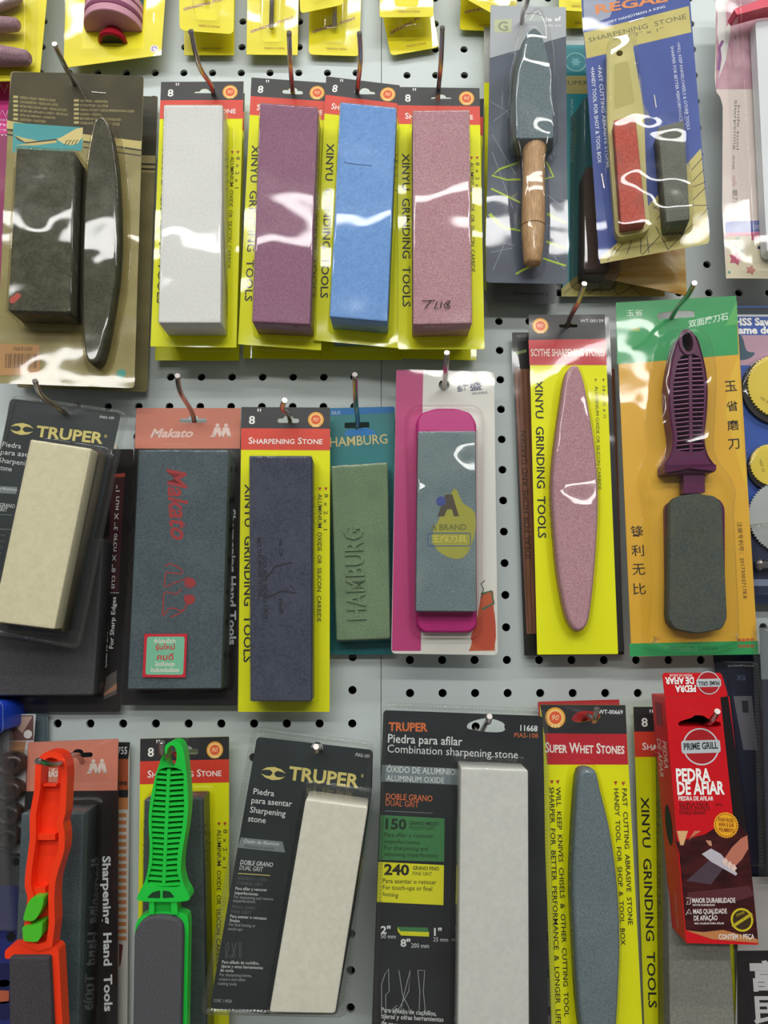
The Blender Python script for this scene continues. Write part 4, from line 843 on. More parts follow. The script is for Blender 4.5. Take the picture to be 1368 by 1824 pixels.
disc(p, (1385,695), 63, .3, 3, BLACK, 0, 'disc_seat'); disc(p, (1391,688), 60, 3, 5, C('#d9c24a', .3), 60, label='yellow toothed disc', hole=6); disc(p, (1372,834), 40, .3, 3, BLACK, 0, 'disc_seat'); disc(p, (1374,828), 38, 3, 5, C('#d9c24a', .3), 40, label='small yellow toothed disc', hole=6)
p.txt('HSS 60 x 1.2', *X3(300,820, 420,900), 5, C('#6a5a20'), 5.1); p.txt('HSS 32', *X3(292,1320, 320,1420), 5, C('#6a5a20'), 5.1)
for c_, r in (((1385,695), 66), ((1372,832), 43)): cx, cz = p.loc(*c_, 5); k = p.mm(*c_, 5); p.shell('blister', ell(cx, cz, r*k, n=40), [(1.5, .4), (.4, 1), (0, 6), (-1.5, 7.2), (-4, 7.6)], CLEAR)
p.flat('film', offset(p.card, .3), .32, FILM)
X4 = V(1268, 880, 5.07)
p = Pk('saw_blade_pack', 'navy pack with a steel saw blade and mandrel at the right edge', 'tool pack', quad(1322,905, 1470,905, 1478,1075, 1334,1075), (16,16,16)); p.ext('card', rnd(p.card, 1), -.5, 0, C('#222a44', .35)); p.fpx('pale_strip', X4(340,205, 900,200, 900,250, 340,250), .06, C('#8a94ac')); p.fpx('pale_strip', X4(360,770, 900,770, 900,830, 365,830), .06, C('#7c86a0'))
disc(p, (1398,922), 66, 2, 3.4, C('#aeb2ae', .35, .5, .6), 70, 'saw_blade', 'steel toothed saw blade', 6)
z_ = p.loc(1360, 1006, 6)[1]; vs = []; fs = []
for i, (x, r) in enumerate([(p.loc(1345,1006,6)[0], 2.6), (p.loc(1352,1006,6)[0], 5), (p.loc(1356,1006,6)[0], 3.4), (p.loc(1460,1006,6)[0], 3.4)]):
    for k in range(14): a = 2*math.pi*k/14; vs.append((x, 6 + r*math.cos(a), z_ + r*math.sin(a)))
    if i:
        for k in range(14): j = (k+1) % 14; fs.append(((i-1)*14+k, (i-1)*14+j, i*14+j, i*14+k))
fs.append(tuple(range(14))); p.mk('mandrel', vs, fs, STEEL, [True]*(len(fs)-1) + [False])
p.shell('blister', rnd(p.locs(X4(370,260, 900,260, 900,900, 400,900), 8), 4), [(1, .4), (0, 10), (-1.5, 12), (-3, 12.4)], CLEAR)

# ================================================================== lower row
S4 = V(0, 1220, 3.02); S5 = V(340, 1220, 2.974); S6 = V(660, 1220, 2.85); S7 = V(940, 1160, 2.748)
Z1 = V(0, 1220, 3.02)
# left edge packs
p = Pk('rubber_ring_pack', 'pack of brown rubber cup rings at the lower left edge', 'tool pack', quad(-70,1273, 64,1272, 44,1520, -80,1520), (14,14,14)); p.ext('card', rnd(p.card, 1), -.5, 0, C('#c3c4c6', .4))
pic = p.fpx('photo_print', S4(50,165, 180,163, 180,298, 50,300), .06, C('#6a4a44')); p.fpx('drawn_hand', S4(55,170, 175,170, 120,260, 80,220), .1, C('#b89a8c'), parent=pic); p.flat('round_mark', ell(*p.loc(*S4(150,265)[0]), 3.2, n=16), .14, C('#d8d6d2'), parent=pic)
p.fpx('photo_print', S4(52,303, 140,303, 130,372, 50,372), .06, C('#a87a56')); p.txt('///', *S4(20,250, 48,245), 8, C('#7a4a44'), .1)
BR = C('#33221d', .2, name='brown_rubber')
for cx_, cy_, r in ((45,432,80), (40,575,75), (35,705,72), (32,830,70)):
    c_ = S4(cx_, cy_)[0]; cx, cz = p.loc(*c_, 10); k = p.mm(*c_, 10)*r/3.02; l = ell(cx, cz, k, k*.8, 28)
    p.shell('rubber_ring', l, [(0, .4), (.4, 4), (-.6, 9), (-2, 10.5), (-k*.42, 10), (-k*.55, 7), (-k*.6, 2)], BR, True, False)
p.shell('blister', rnd(p.locs(S4(-80,370, 120,370, 110,900, -80,900), 14), 5), [(1, .4), (0, 12), (-1.5, 15), (-3, 15.6)], CLEAR)
p = Pk('slate_card', 'slate grey card edge beside the rubber ring pack', 'blister card', quad(-40,1262, 86,1272, 84,1500, -40,1500), (5,5,5)); p.ext('card', rnd(p.card, 1), -.5, 0, C('#5a6a70', .4)); p.ribbon('seam_line', S4(245,165, 245,300), 1.2, C('#38444c'), .1)
p = Pk('blue_tool_pack', 'smoky clear pack with a blue base at the lower left edge', 'tool pack', quad(-120,1300, 3,1300, 40,1950, -120,1950), (22,22,22)); p.ext('card', rnd(p.card, 2), -.5, 0, C('#34333a', .5)); p.fpx('blue_panel', S4(-200,1080, 120,1080, 130,2200, -200,2200), .06, C('#222a6e')); p.fpx('orange_mark', S4(-60,1640, 48,1645, 48,1700, -60,1712), .1, C('#b05a3c')); p.flat('hole_mark', ell(*p.loc(*S4(60,1355)[0]), 3.4, n=16), .1, C('#0e0e10'))
for k in range(3): p.flat('navy_ring_print', ell(*p.loc(*S4(20,1560+k*90)[0]), 8, n=20), .08, C('#171c4a'))
p.shell('blister', rnd(p.locs(S4(-200,260, 26,250, 50,900, 95,1330, -200,1330), 10), 4), [(1.4, .4), (0, 8), (-1.5, 12), (-3, 12.4)], clear('smoky_film', tint=(.72, .73, .74), haze=.06))
p = Pk('blue_plastic_pot', 'bright blue rounded plastic cap at the left edge', 'pot', quad(-60,1246, 8,1250, 8,1304, -60,1300), (40,40,40)); p.shell('cap', rnd(p.card, [5, 5, 14, 5]), [(-1, -39), (0, -36), (0, 12), (-1.5, 15), (-4, 16)], C('#2348c8', .3), True, True); p.shell('cap_rim', rnd(offset(p.card, .8), 5), [(0, 3), (.6, 4), (0, 5)], C('#5a78d8', .3), False)
# striped card and salmon pack, left
p = Pk('striped_card_pack', 'brown and white striped card behind the lower salmon pack', 'blister card', quad(90,1320, 231,1322, 226,1900, 90,1900), (7,7,7)); p.ext('card', rnd(p.card, 2), -.5, 0, C('#c2beb6', .4)); p.fpx('black_band', S4(300,310, 700,308, 690,398, 300,398), .06, BLACK); p.fpx('brown_band', S4(300,398, 690,398, 690,565, 300,565), .06, C('#a8512e')); p.fpx('black_band', S4(300,565, 690,565, 688,606, 300,606), .08, BLACK); p.fpx('tan_band', S4(300,606, 688,606, 688,670, 300,670), .07, C('#b87848'))
p.txt('755', *S4(632,373, 684,371), 12, TW, .14, bold=.02); p.txt('stone', *S4(590,540, 684,538), 9, BLACK, .14, bold=.03)
for k in range(18): p.fpx('brown_stripe', S4(300,690+k*39, 680,690+k*39, 680,712+k*39, 300,712+k*39), .07, C('#b8764a'))
p.fpx('maroon_mark', S4(640,1390, 662,1400, 650,1500, 640,1520), .1, C('#6e2a30')); p.flat('film', offset(p.card, 1), .3, CLEAR)
p, l = salmon_pack('salmon and black pack with a slate stone behind the orange holder', quad(50,1322, 211,1316, 209,1890, 18,1890), (18,18,16), S4(115,690, 450,690, 415,2160, 60,2160), 26, S4(420,378)[0], S4(632,568, 142,572), S4)
p.txt('Makato', *S4(190,495, 385,490), 13, C('#e4d2c8'), .14, bold=.03, shear=.35); twin_logo(p, S4(525,445)[0], 32, C('#dccdc4')); p.txt('MADE IN CHINA', *S4(447,540, 600,536), 5, C('#d69c8c'), .14); p.txt('Sharpening  Hand  Tools', *S4(552,922, 562,1758), 13.5, TW, .14, bold=.03)
# yellow pack behind green holder
grind_pack('yellow carded pack with a dark green stone behind the green holder', quad(250,1316, 408,1312, 408,1895, 243,1895), (16,16,14), quad(257,1424, 360,1422, 368,1870, 250,1870), S_DKGREEN, 24, YG, blabel='dark green block stone')
# orange holder
ORG = C('#ee3a16', .35, name='orange_plastic')
p = Pk('stone_holder', 'bright orange plastic handle holding a dark stone', 'sharpener', quad(60,1338, 119,1338, 114,1900, 15,1900), (72,72,66))
ol = ccw(smooth(p.locs(S4(270,357, 225,375, 190,430, 185,560, 160,700, 160,830, 140,980, 133,1085, 147,1140, 138,1250, 125,1400, 280,1412, 292,1140, 300,1050, 322,970, 345,890, 348,800, 338,745, 352,690, 358,560, 360,440, 330,375), 12), 2))
inn = offset(ol, -4.2); win = rnd(p.locs(S4(228,425, 300,420, 314,445, 310,532, 228,530), 3), 1.2)
h = p.ext('handle_rim', ol, 0, 12, ORG, [offset(ol, -4.0)], label='orange handle rim'); p.ext('handle_floor', offset(ol, -3.9), 0, 3.2, ORG, [win])
p.ext('cross_bar', p.locs(S4(182,800, 300,800, 300,832, 182,832), 8), 3, 9, ORG); p.ext('cross_bar', p.locs(S4(165,1090, 245,1085, 250,1125, 150,1130), 8), 3, 9, ORG); p.ext('cross_bar', p.locs(S4(235,530, 306,534, 306,545, 235,543), 8), 3, 9, ORG)
GC = C('#4ab82a', .35, name='leaf_green_plastic')
k1 = p.ext('clip', rnd(p.locs(S4(145,1190, 165,1150, 190,1135, 240,1137, 232,1195, 205,1245, 185,1268, 125,1265), 14), 2), 4, 15, GC, label='leaf green sliding clip'); p.ext('clip', rnd(p.locs(S4(122,1297, 175,1290, 232,1272, 228,1345, 205,1380, 130,1375), 14), 1.6), 4, 15, GC, label='leaf green clip jaw')
p.ext('frame', rnd(p.locs(S4(30,1470, 30,1425, 55,1405, 300,1408, 318,1425, 322,1480, 350,2050, 300,2050, 282,1470), 10), 1.5), 0, 11, ORG, label='orange stone frame')
p.stone(S4(48,1468, 262,1468, 290,2030, 52,2030), 16, noisecol('graphite_abrasive', '#353236', '#464347', 1200, bump=.4), n0=1, label='dark graphite stone')
# green holder
GRN = C('#1fbf3f', .35, name='bright_green_plastic')
p = Pk('stone_holder', 'bright green ribbed handle holding a grey rounded stone', 'sharpener', quad(245,1320, 337,1320, 335,1905, 235,1905), (68,68,62))
ol = ccw(smooth(p.locs(S4(935,303, 895,320, 878,365, 860,415, 838,480, 818,570, 803,665, 800,760, 805,860, 800,960, 782,1050, 745,1125, 745,1160, 870,1168, 1005,1162, 1016,1130, 990,1080, 973,1000, 980,900, 1000,780, 1012,660, 1010,560, 1000,450, 988,360, 970,315), 12), 3))
eye = ell(*p.loc(*S4(922,385)[0], 12), 3.6, 7.2, n=20)
slotz = [p.loc(*S4(900, 448)[0], 10)[1], p.loc(*S4(880, 1078)[0], 10)[1]]
ri = ccw(smooth(p.locs(S4(862,452, 840,570, 822,680, 820,770, 825,870, 820,970, 800,1060, 880,1082, 975,1075, 957,1000, 962,890, 982,780, 994,660, 990,560, 982,455), 10), 3))
h = p.ext('handle', ol, 0, 12, GRN, [ri, eye], label='bright green handle frame')
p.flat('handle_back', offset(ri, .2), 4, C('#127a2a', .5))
sp_ = S4(900,452, 918,452, 890,1082, 872,1080); p.ext('spine', p.locs(sp_, 11), 3, 11.6, GRN)
for k in range(22):
    z = slotz[0] + (slotz[1]-slotz[0])*(k+.6)/22; e = edgex(ri, z)
    if not e: continue
    x0, x1 = e[0]-.3, e[1]+.3; xm = (x0+x1)/2; q = [(x0, z-.9), (xm, z-1.6), (x1, z-.9), (x1, z+.9), (xm, z+.2), (x0, z+.9)]; p.ext('rib', q, 3.5, 11.2, GRN)
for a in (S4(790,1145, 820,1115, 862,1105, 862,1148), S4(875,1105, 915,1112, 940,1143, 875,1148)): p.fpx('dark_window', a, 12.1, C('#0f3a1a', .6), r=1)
p.ext('neck', rnd(p.locs(S4(803,1165, 952,1165, 955,1235, 800,1235), 8), .5), 1, 8, C('#19a836', .35)); 
for a in (S4(803,1165, 830,1165, 828,1235, 802,1235), S4(920,1165, 952,1165, 955,1235, 922,1235)): p.ext('neck_rail', p.locs(a, 11), 1, 11, GRN)
p.ext('frame', rnd(p.locs(S4(727,1300, 745,1255, 790,1230, 870,1220, 960,1222, 1008,1240, 1014,1290, 1000,2060, 720,2060), 9), 2), 0, 9, GRN, label='bright green stone frame')
l = rnd(p.locs(S4(722,1340, 745,1285, 800,1252, 870,1248, 940,1262, 975,1290, 982,1340, 968,2040, 712,2040), 15), 3)
p.shell('stone', l, [(0, 2), (0, 14), (-.8, 15)], S_CHAR, True, True, label='charcoal rounded stone')
# charcoal pack with ivory stone, lower middle
ghost = slimpack('second charcoal pack behind the charcoal pack with an ivory stone', quad(462,1306, 655,1338, 612,1795, 410,1790), None, (18,18,14), None, 25)
ghost.ext('card', offset(rnd(ghost.card, 4), -4), -.4, .1, TD); ghost.stone([ghost.uv(.5,.2), ghost.uv(.93,.2), ghost.uv(.93,.92), ghost.uv(.5,.92)], 25, S_IVORY, local=True)
p = slimpack('tilted charcoal pack with an ivory stone in the lower row', quad(450,1293, 668,1322, 618,1812, 356,1806), None, (56,56,52), None, 25)
hole = ell(*p.loc(*S5(668,335)[0]), 4.2, n=16)
p.ext('card', rnd(p.locs(S5(350,275, 965,345, 960,560, 900,1000, 770,1745, 400,1745, 100,1712), 0), 3), -.4, .1, TD, [hole])
bull_mark(p, S5(372,460, 502,478)); p.txt('TRUPER', *S5(515,500, 888,545), 22, TG, .14, bold=.03); p.txt('®', *S5(900,490, 914,492), 6, TG, .14); p.txt('PIAS-109', *S5(872,378, 946,388), 6, TW, .14)
for s_, b_ in (('Piedra', (330,578, 440,590)), ('para asentar', (320,625, 535,645)), ('Sharpening', (312,675, 500,697)), ('stone', (302,722, 395,733))): p.txt(s_, *S5(*b_), 10, TW, .14, bold=.008)
p.fpx('grey_band', S5(265,808, 485,830, 500,888, 247,862), .13, GREYBAND); p.txt('Óxido de Aluminio', *S5(280,836, 468,852), 6, TW, .16, shear=.2); p.txt('Aluminum oxide', *S5(280,860, 440,876), 5.5, C('#3a4042'), .16, shear=.2)
p.txt('DOBLE GRANO', *S5(260,950, 434,965), 7.5, TW, .14, shear=.2, bold=.01); p.txt('DUAL GRIT', *S5(256,978, 382,990), 7.5, TW, .14, shear=.2); p.ribbon('gold_rule', S5(250,998, 420,1010), 1.4, TG, .14)
for s_, b_, m_ in (('GRUESO (150)', (246,1030, 400,1040), MUTE), ('COARSE GRIT', (242,1056, 382,1066), MUTE), ('Para afilar y remover', (236,1085, 404,1094), TW), ('imperfecciones', (232,1108, 355,1116), TW), ('For sharpening and remove', (228,1130, 435,1142), C('#9ea4a6')), ('imperfections', (224,1150, 340,1156), C('#9ea4a6')), ('FINO (240)', (218,1182, 340,1190), MUTE), ('FINE GRIT', (214,1208, 320,1215), MUTE), ('Para asentar o retoques', (208,1232, 400,1244), TW), ('finales', (205,1254, 258,1258), TW), ('For final honing or', (202,1276, 342,1284), C('#9ea4a6')), ('touch-ups', (196,1298, 272,1303), C('#9ea4a6')), ('Para afilado de cuchillos,', (165,1475, 362,1482), TW), ('tijeras y otras herramientas', (160,1497, 382,1506), TW), ('de corte', (155,1518, 225,1522), TW), ('For sharpening knives,', (152,1542, 322,1548), C('#9ea4a6')), ('scissors and other', (148,1565, 290,1570), C('#9ea4a6')), ('cutting tools', (142,1588, 242,1593), C('#9ea4a6')), ('CONT. 1 PIEZA', (120,1680, 218,1684), C('#b0b4b4'))): p.txt(s_, *S5(*b_), 5, m_, .14, bold=.006)
def tool_icons(p, c, s_, mat):
    """outline drawings of a knife, scissors and a chisel"""
    f = lambda *q: [(c[0] + q[i]*s_, c[1] + q[i+1]*s_) for i in range(0, len(q), 2)]
    p.ribbon('knife_drawing', f(0,0, 10,-30, 20,-45, 22,20, 12,30, 12,90, 0,90, 0,0), 1.1, mat, .14)
    p.ribbon('scissors_drawing', f(50,-40, 60,30, 80,70, 70,92, 55,80, 62,40, 82,-40, 78,20, 50,70, 38,90, 28,75, 45,60), 1.1, mat, .14)
    p.ribbon('chisel_drawing', f(104,-40, 124,-40, 120,20, 126,80, 118,92, 108,80, 110,20, 104,-40), 1.1, mat, .14)
tool_icons(p, S5(185,1390)[0], .22, MUTE)
st, l = p.stone(S5(608,605, 938,648, 765,1742, 415,1735), 25, S_IVORY, r=2, label='ivory block stone'); p.blister(l, 25, base=7, top=1.6, film=None, mat=CLEAR)
# large charcoal pack with white stone
p = Pk('sharpening_stone_pack', 'large charcoal pack with a white stone and green and yellow panels', 'stone pack', quad(680,1250, 974,1262, 992,1905, 660,1905), (46,46,44))
sl = smooth(p.locs(S6(490,218, 500,192, 560,172, 610,170, 670,190, 686,215, 670,238, 600,240, 520,228)), 2)
p.shell('clear_shell_back', rnd(p.card, 7), [(0, -.8), (0, .2)], THICK, False); p.flat('clear_shell_flange', rnd(p.card, 7), .3, THICK, [sl]); p.shell('clear_rim', offset(rnd(p.card, 7), -.2), [(0, .1), (0, 1.4), (-1.2, 2.4), (-2.6, 2.4), (-3.6, .9)], THICK, False); rim = offset(rnd(p.card, 7), -3); crimp(p, rim + rim[:1], 2.4, 1)
p.ribbon('slot_rim', sl, .8, THICK, .9, px=False, closed=True)
p.ext('card', rnd(p.locs(S6(65,128, 875,158, 905,1900, 0,1900), 0), 3), -.4, .1, noisecol('ink_card', '#1d2024', '#282c31', 20, rough=.4), [sl])
OR = C('#d8703a'); p.txt('TRUPER', *S6(92,232, 290,236), 14, OR, .14, bold=.035); p.txt('Piedra para afilar', *S6(88,292, 466,308), 14.5, TW, .14, bold=.01); p.txt('Combination sharpening stone', *S6(85,342, 748,374), 13.5, TW, .14); p.txt('11668', *S6(760,232, 848,236), 9.5, TW, .14, bold=.03); p.txt('PIAS-108', *S6(730,266, 850,270), 8, OR, .14)
p.fpx('grey_band', S6(58,405, 445,425, 448,508, 54,490), .13, C('#7b868c')); p.txt('ÓXIDO DE ALUMINIO', *S6(82,442, 430,458), 10.5, TW, .16, bold=.005); p.txt('ALUMINUM OXIDE', *S6(80,486, 374,499), 9.5, TW, .16)
p.txt('DOBLE GRANO', *S6(78,580, 314,592), 10, OR, .14, bold=.01); p.txt('DUAL GRIT', *S6(76,612, 244,622), 10, OR, .14); p.ribbon('rule_line', S6(72,640, 316,651), 1, GREYBAND, .14)
p.fpx('green_panel', S6(50,660, 376,678, 374,898, 42,888), .13, C('#3f7f4a')); p.fpx('yellow_panel', S6(40,898, 373,915, 370,1118, 32,1102), .13, C('#e2de1e'))
DK = C('#17301c'); p.txt('150', *S6(75,730, 182,734), 17, DK, .16, bold=.035); p.txt('GRANO MEDIO', *S6(196,710, 348,714), 6, DK, .16, bold=.02); p.txt('MEDIUM GRIT', *S6(196,734, 330,738), 6, DK, .16)
for k, (s_, x1) in enumerate((('Para afilar y remover', 320), ('imperfecciones', 250), ('For sharpening and', 292), ('removing imperfections', 342))): p.txt(s_, *S6(70,770+k*33, x1,777+k*33), 7, DK, .16, bold=.006)
DY = C('#22220e'); p.txt('240', *S6(68,962, 196,966), 17, DY, .16, bold=.035); p.txt('GRANO FINO', *S6(214,938, 348,942), 6, DY, .16, bold=.02); p.txt('FINE GRIT', *S6(214,966, 312,969), 6, DY, .16)
for k, (s_, x1) in enumerate((('Para asentar o retocar', 334), ('For touch-ups or final', 312), ('honing', 140))): p.txt(s_, *S6(62,1005+k*33, x1,1013+k*33), 7.5, DY, .16, bold=.006)
p.fpx('drawn_stone_top', S6(137,1228, 290,1232, 297,1255, 150,1250), .14, C('#3f7f4a')); p.fpx('drawn_stone_side', S6(137,1228, 150,1250, 297,1255, 297,1278, 155,1272, 138,1250), .15, C('#d8d820'))
p.txt('2"', *S6(52,1262, 102,1262), 12, TW, .14, bold=.03); p.txt('50 mm', *S6(52,1286, 128,1288), 7, TW, .14); p.txt('1"', *S6(322,1272, 362,1272), 12, TW, .14, bold=.03); p.txt('25 mm', *S6(318,1302, 394,1304), 7, TW, .14); p.txt('8"', *S6(152,1328, 202,1328), 12, TW, .14, bold=.03); p.txt('200 mm', *S6(206,1334, 296,1336), 7.5, TW, .14)
tool_icons(p, S6(56,1520)[0], .62, C('#a8acae'))
for k, (s_, x1) in enumerate((('Para afilado de cuchillos,', 335), ('tijeras y otras herramientas', 370), ('de corte', 150))): p.txt(s_, *S6(54,1660+k*32, x1,1680+k*30), 7.5, TW, .14, bold=.012)
st, l = p.stone(S6(460,420, 800,432, 806,1960, 440,1960), 25, S_PALE, r=1.5, label='white block stone'); p.blister(l, 25, base=5, top=1.4, film=None, mat=CLEAR)
# spindle stone pack and another behind
p = Pk('sharpening_stone_pack', 'red topped pack just behind the blue grey spindle stone pack', 'stone pack', quad(958,1250, 1103,1246, 1130,1895, 990,1895), (12,12,12)); p.ext('card', rnd(p.card, 1), -.5, 0, C('#b02a30', .35)); p.flat('film', offset(p.card, 1.2), .3, CLEAR)
p = Pk('sharpening_stone_pack', 'yellow and red pack with a blue grey spindle shaped stone', 'stone pack', quad(962,1255, 1114,1256, 1148,1900, 985,1900), (34,34,32))
sl = smooth(p.locs(S7(215,335, 230,308, 275,292, 340,300, 355,325, 310,338, 250,348)), 2)
p.ext('card', rnd(p.card, .8, 2), -.5, 0, LIME, [sl]); p.flat('header_band', p.locs([(962,1255), (1114,1256)] + S7(485,405, 80,402)), .06, HBLACK, [sl]); p.fpx('title_band', S7(82,402, 485,405, 492,555, 95,555), .06, C('#c02430', .35))
badge(p, 0, 0, 7.4, px=S7(135,325)[0]); p.txt('WT-00669', *S7(345,306, 466,308), 7, TW, .14, bold=.02); p.txt('Super Whet Stones', *S7(85,495, 474,502), 17, C('#f0ece4'), .14, bold=.02, caps=True)
p.txt('WILL  KEEP  KNIVES  CHISELS  &  OTHER  CUTTING  TOOL', *S7(138,665, 180,1790), 8, BLACK, .14, bold=.012); p.txt('SHARPER  FOR  BETTER  PERFORMANCE  &  LONGER  LIFE', *S7(106,665, 140,1830), 8, BLACK, .14, bold=.012)
p.txt('FAST  CUTTING  ABRASIVE  STONE', *S7(462,672, 492,1340), 8, BLACK, .14, bold=.012); p.txt('HANDY  TOOL  FOR  SHOP  &  TOOL  BOX', *S7(422,672, 456,1440), 8, BLACK, .14, bold=.012)
for c_ in S7(147,640, 118,640, 468,648, 430,645): x, z = p.loc(*c_); p.flat('bullet_mark', [(x-1.4, z+1.2), (x+1.4, z+1.2), (x, z-1.6)], .14, C('#a83a24'))
spear(p, S7(275,582, 320,582, 340,600, 360,690, 400,850, 432,1050, 450,1250, 455,1450, 448,1650, 438,1830, 420,2000, 390,2080, 310,2080, 285,1990, 262,1830, 245,1650, 232,1400, 222,1200, 225,1000, 238,780, 252,620), 16, S_GREY, 'blue grey spindle shaped stone', film=2, holes=[sl], k=2)
# yellow pack behind the red box
grind_pack('yellow carded pack with a grey stone partly behind the red box', quad(1128,1259, 1288,1259, 1316,1900, 1150,1900), (10,10,8), quad(1188,1350, 1282,1350, 1312,1880, 1194,1880), S_TOP, 24, YG, blabel='grey block stone')
# right edge dark packs
p = Pk('navy_tool_pack', 'navy pack with a grey label beside the red box', 'tool pack', quad(1270,1165, 1360,1165, 1400,1560, 1318,1560), (12,12,12)); p.ext('card', rnd(p.card, 2), -.5, 0, C('#141b30', .35)); p.fpx('grey_label', V(1268,1220,3.02)(115,60, 215,60, 245,350, 170,350), .06, C('#5d5d66')); p.fpx('dark_mark', V(1268,1220,3.02)(160,85, 195,85, 198,150, 165,148), .1, C('#1c1a20')); p.txt('XII', *V(1268,880,5.07)(225,1680, 300,1685), 9, C('#5a6480'), .1)
p.shell('blister', rnd(p.locs([(1290,1180), (1352,1180), (1390,1545), (1335,1545)], 14), 4), [(2, .4), (0, 12), (-1.5, 15), (-3, 15.5)], CLEAR)
p = Pk('navy_tool_pack', 'clear crimped pack with a navy card at the far right edge', 'tool pack', quad(1340,1108, 1470,1108, 1480,1572, 1352,1572), (30,30,30)); p.flat('clear_shell_flange', rnd(p.card, 6), 0, THICK); rim = offset(rnd(p.card, 6), -2); crimp(p, rim + rim[:1], 3, .6); p.ext('card', offset(rnd(p.card, 5), -6), -.5, -.1, C('#20263c', .4)); p.fpx('grey_header', [(1352,1118), (1460,1118), (1462,1210), (1356,1210)], 0.02, C('#6a7076')); p.shell('clear_rim', offset(rnd(p.card, 6), -4), [(0, .1), (-.5, 3), (-2, 4), (-4, 4)], THICK, False)
p = Pk('calligraphy_card', 'black card with white brush characters at the lower right corner', 'blister card', quad(1318,1562, 1480,1562, 1490,1950, 1306,1950), (16,16,16)); p.ext('card', rnd(p.card, 2), -.5, 0, C('#a9a6a4', .4)); p.fpx('black_panel', V(1268,1220,3.02)(135,1430, 700,1425, 700,2300, 140,2300), .06, noisecol('black_leather_print', '#151316', '#1f1c20', 200, rough=.4)); p.txt('富', *V(1268,1220,3.02)(212,1650, 390,1650), 52, C('#c9c7c8'), .14, bold=.03); p.txt('民', *V(1268,1220,3.02)(228,1825, 400,1825), 46, C('#c9c7c8'), .14, bold=.03); p.flat('film', p.card, .4, FILM)
p = Pk('pale_card', 'plain pale grey card behind the red box, right side', 'blister card', quad(1330,1480, 1420,1480, 1425,1640, 1340,1640), (6,6,6)); p.ext('card', rnd(p.card, 1), -.5, 0, C('#8e8b8a', .4))
# red box
G = V(1100, 1180, 5.104); H = V(1100, 1480, 5.104)
RED = C('#c8141e', .35, name='red_box_print'); DKB = C('#1b1416', .35)
p = Pk('stone_box', 'red and black cardboard box with a hang tab', 'box', quad(1184,1243, 1299,1240, 1351,1683, 1222,1680), (62,62,58)); tk = 27
cx, cz = p.loc(*G(745,530)[0]); sl = rnd(p.locs(G(545,560, 570,535, 680,500, 700,480, 780,480, 820,510, 935,545, 945,575, 920,588, 570,582)), 1)
ol = rnd(p.card, .8, 2)
p.ext('box_body', ol, -tk, 0, RED, [sl]); p.ext('hang_tab', rnd(p.locs(G(410,115, 425,95, 935,95, 952,115, 1008,305, 432,318)), 2), -1, -.4, RED, label='red folded hang tab')
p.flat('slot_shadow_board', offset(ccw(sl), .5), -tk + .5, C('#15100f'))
p.fpx('black_side_panel', G(935,318, 1005,306, 1180,1570) + H(1280,1025, 1180,600) + G(1050,1400), .06, DKB)
p.fpx('dark_photo', G(530,1633, 800,1560, 1050,1400, 1110,1480, 1185,1560) + H(1282,1028, 1250,1000, 620,900, 560,200, 520,0), .08, noisecol('dark_wood_photo', '#2a1013', '#4a1c1e', 40, rough=.35, stretch=(1, 1, 4)))
for a, c_ in ((H(540,0, 640,0, 600,130, 570,130), '#d8a878'), (H(700,0, 760,0, 660,60, 640,90), '#c87858'), (H(800,85, 850,90, 860,140, 830,130), '#c08868')): p.fpx('flame_print', a, .12, C(c_))
bl_ = p.fpx('drawn_blade', H(765,210, 850,160, 940,210, 1090,390, 1075,408, 850,280), .14, C('#b9b4be')); p.fpx('drawn_blade_reflection', H(625,455, 830,270, 960,345, 850,487), .13, C('#4a3a46'), parent=bl_)
hd = p.fpx('drawn_hand', H(1180,40, 1190,160, 1130,260, 1050,340, 960,290, 975,245, 1040,150, 1120,70), .16, C('#b8705a'))
for k in range(3): p.fpx('drawn_fingernail', H(950+k*38,270+k*28, 985+k*38,245+k*28, 1010+k*38,285+k*28, 978+k*38,320+k*28), .2, C('#e2c4b8'), parent=hd)
p.fpx('orange_glow_print', H(620,905, 780,920, 960,900, 1275,985, 1280,1020, 860,985), .12, C('#b87a48')); p.fpx('wood_print', H(640,560, 1200,500, 1240,590, 1080,640, 640,660), .11, C('#54262c'))
def grill_logo(c, s_, flip=1, ang=0):
    cx, cz = p.loc(*c); k = s_ * p.mm(*c)
    if flip < 0: k = -k
    lg = p.ribbon('round_logo', ell(cx, cz, abs(k), n=36), abs(k)*.08, C('#c8ccd0'), .12, px=False, closed=True)
    p.flat('logo_hatch', ell(cx, cz, abs(k)*.93, n=30), .10, C('#a8161e'), parent=lg)
    p.flat('logo_plate', rnd([(cx-1.12*k, cz-.36*k), (cx+1.12*k, cz-.36*k), (cx+1.12*k, cz+.36*k), (cx-1.12*k, cz+.36*k)], abs(k)*.16), .16, C('#b9bfc2'), parent=lg)
    p.txt('PRIME GRILL', (cx-.98*k, cz-.16*k), (cx+.98*k, cz-.12*k), abs(k)*.36, C('#222a2c'), .2, px=False, bold=.03, parent=lg)
grill_logo(G(757,765)[0], 31); 
q = p; grill_logo(G(828,185)[0], 19.5, -1)
p.txt('PEDRA', *G(535,1080, 848,1078), 21, WHITE, .14, bold=.035); p.txt('DE AFIAR', *G(545,1200, 975,1195), 21, WHITE, .14, bold=.035); p.txt('PIEDRA DE AFILAR', *G(555,1255, 872,1255), 7, WHITE, .14, bold=.02)
for s_, y, x1 in (('DUPLA FACE', 1305, 825), ('GRÃO DUPLO', 1342, 840), ('DOBLE GRANO', 1382, 805)): p.txt(s_, *G(565,y, x1,y), 6, C('#3a0c10'), .14, bold=.01)
p.txt('200g', *G(885,1305, 955,1303), 4.5, C('#3a0c10'), .14)
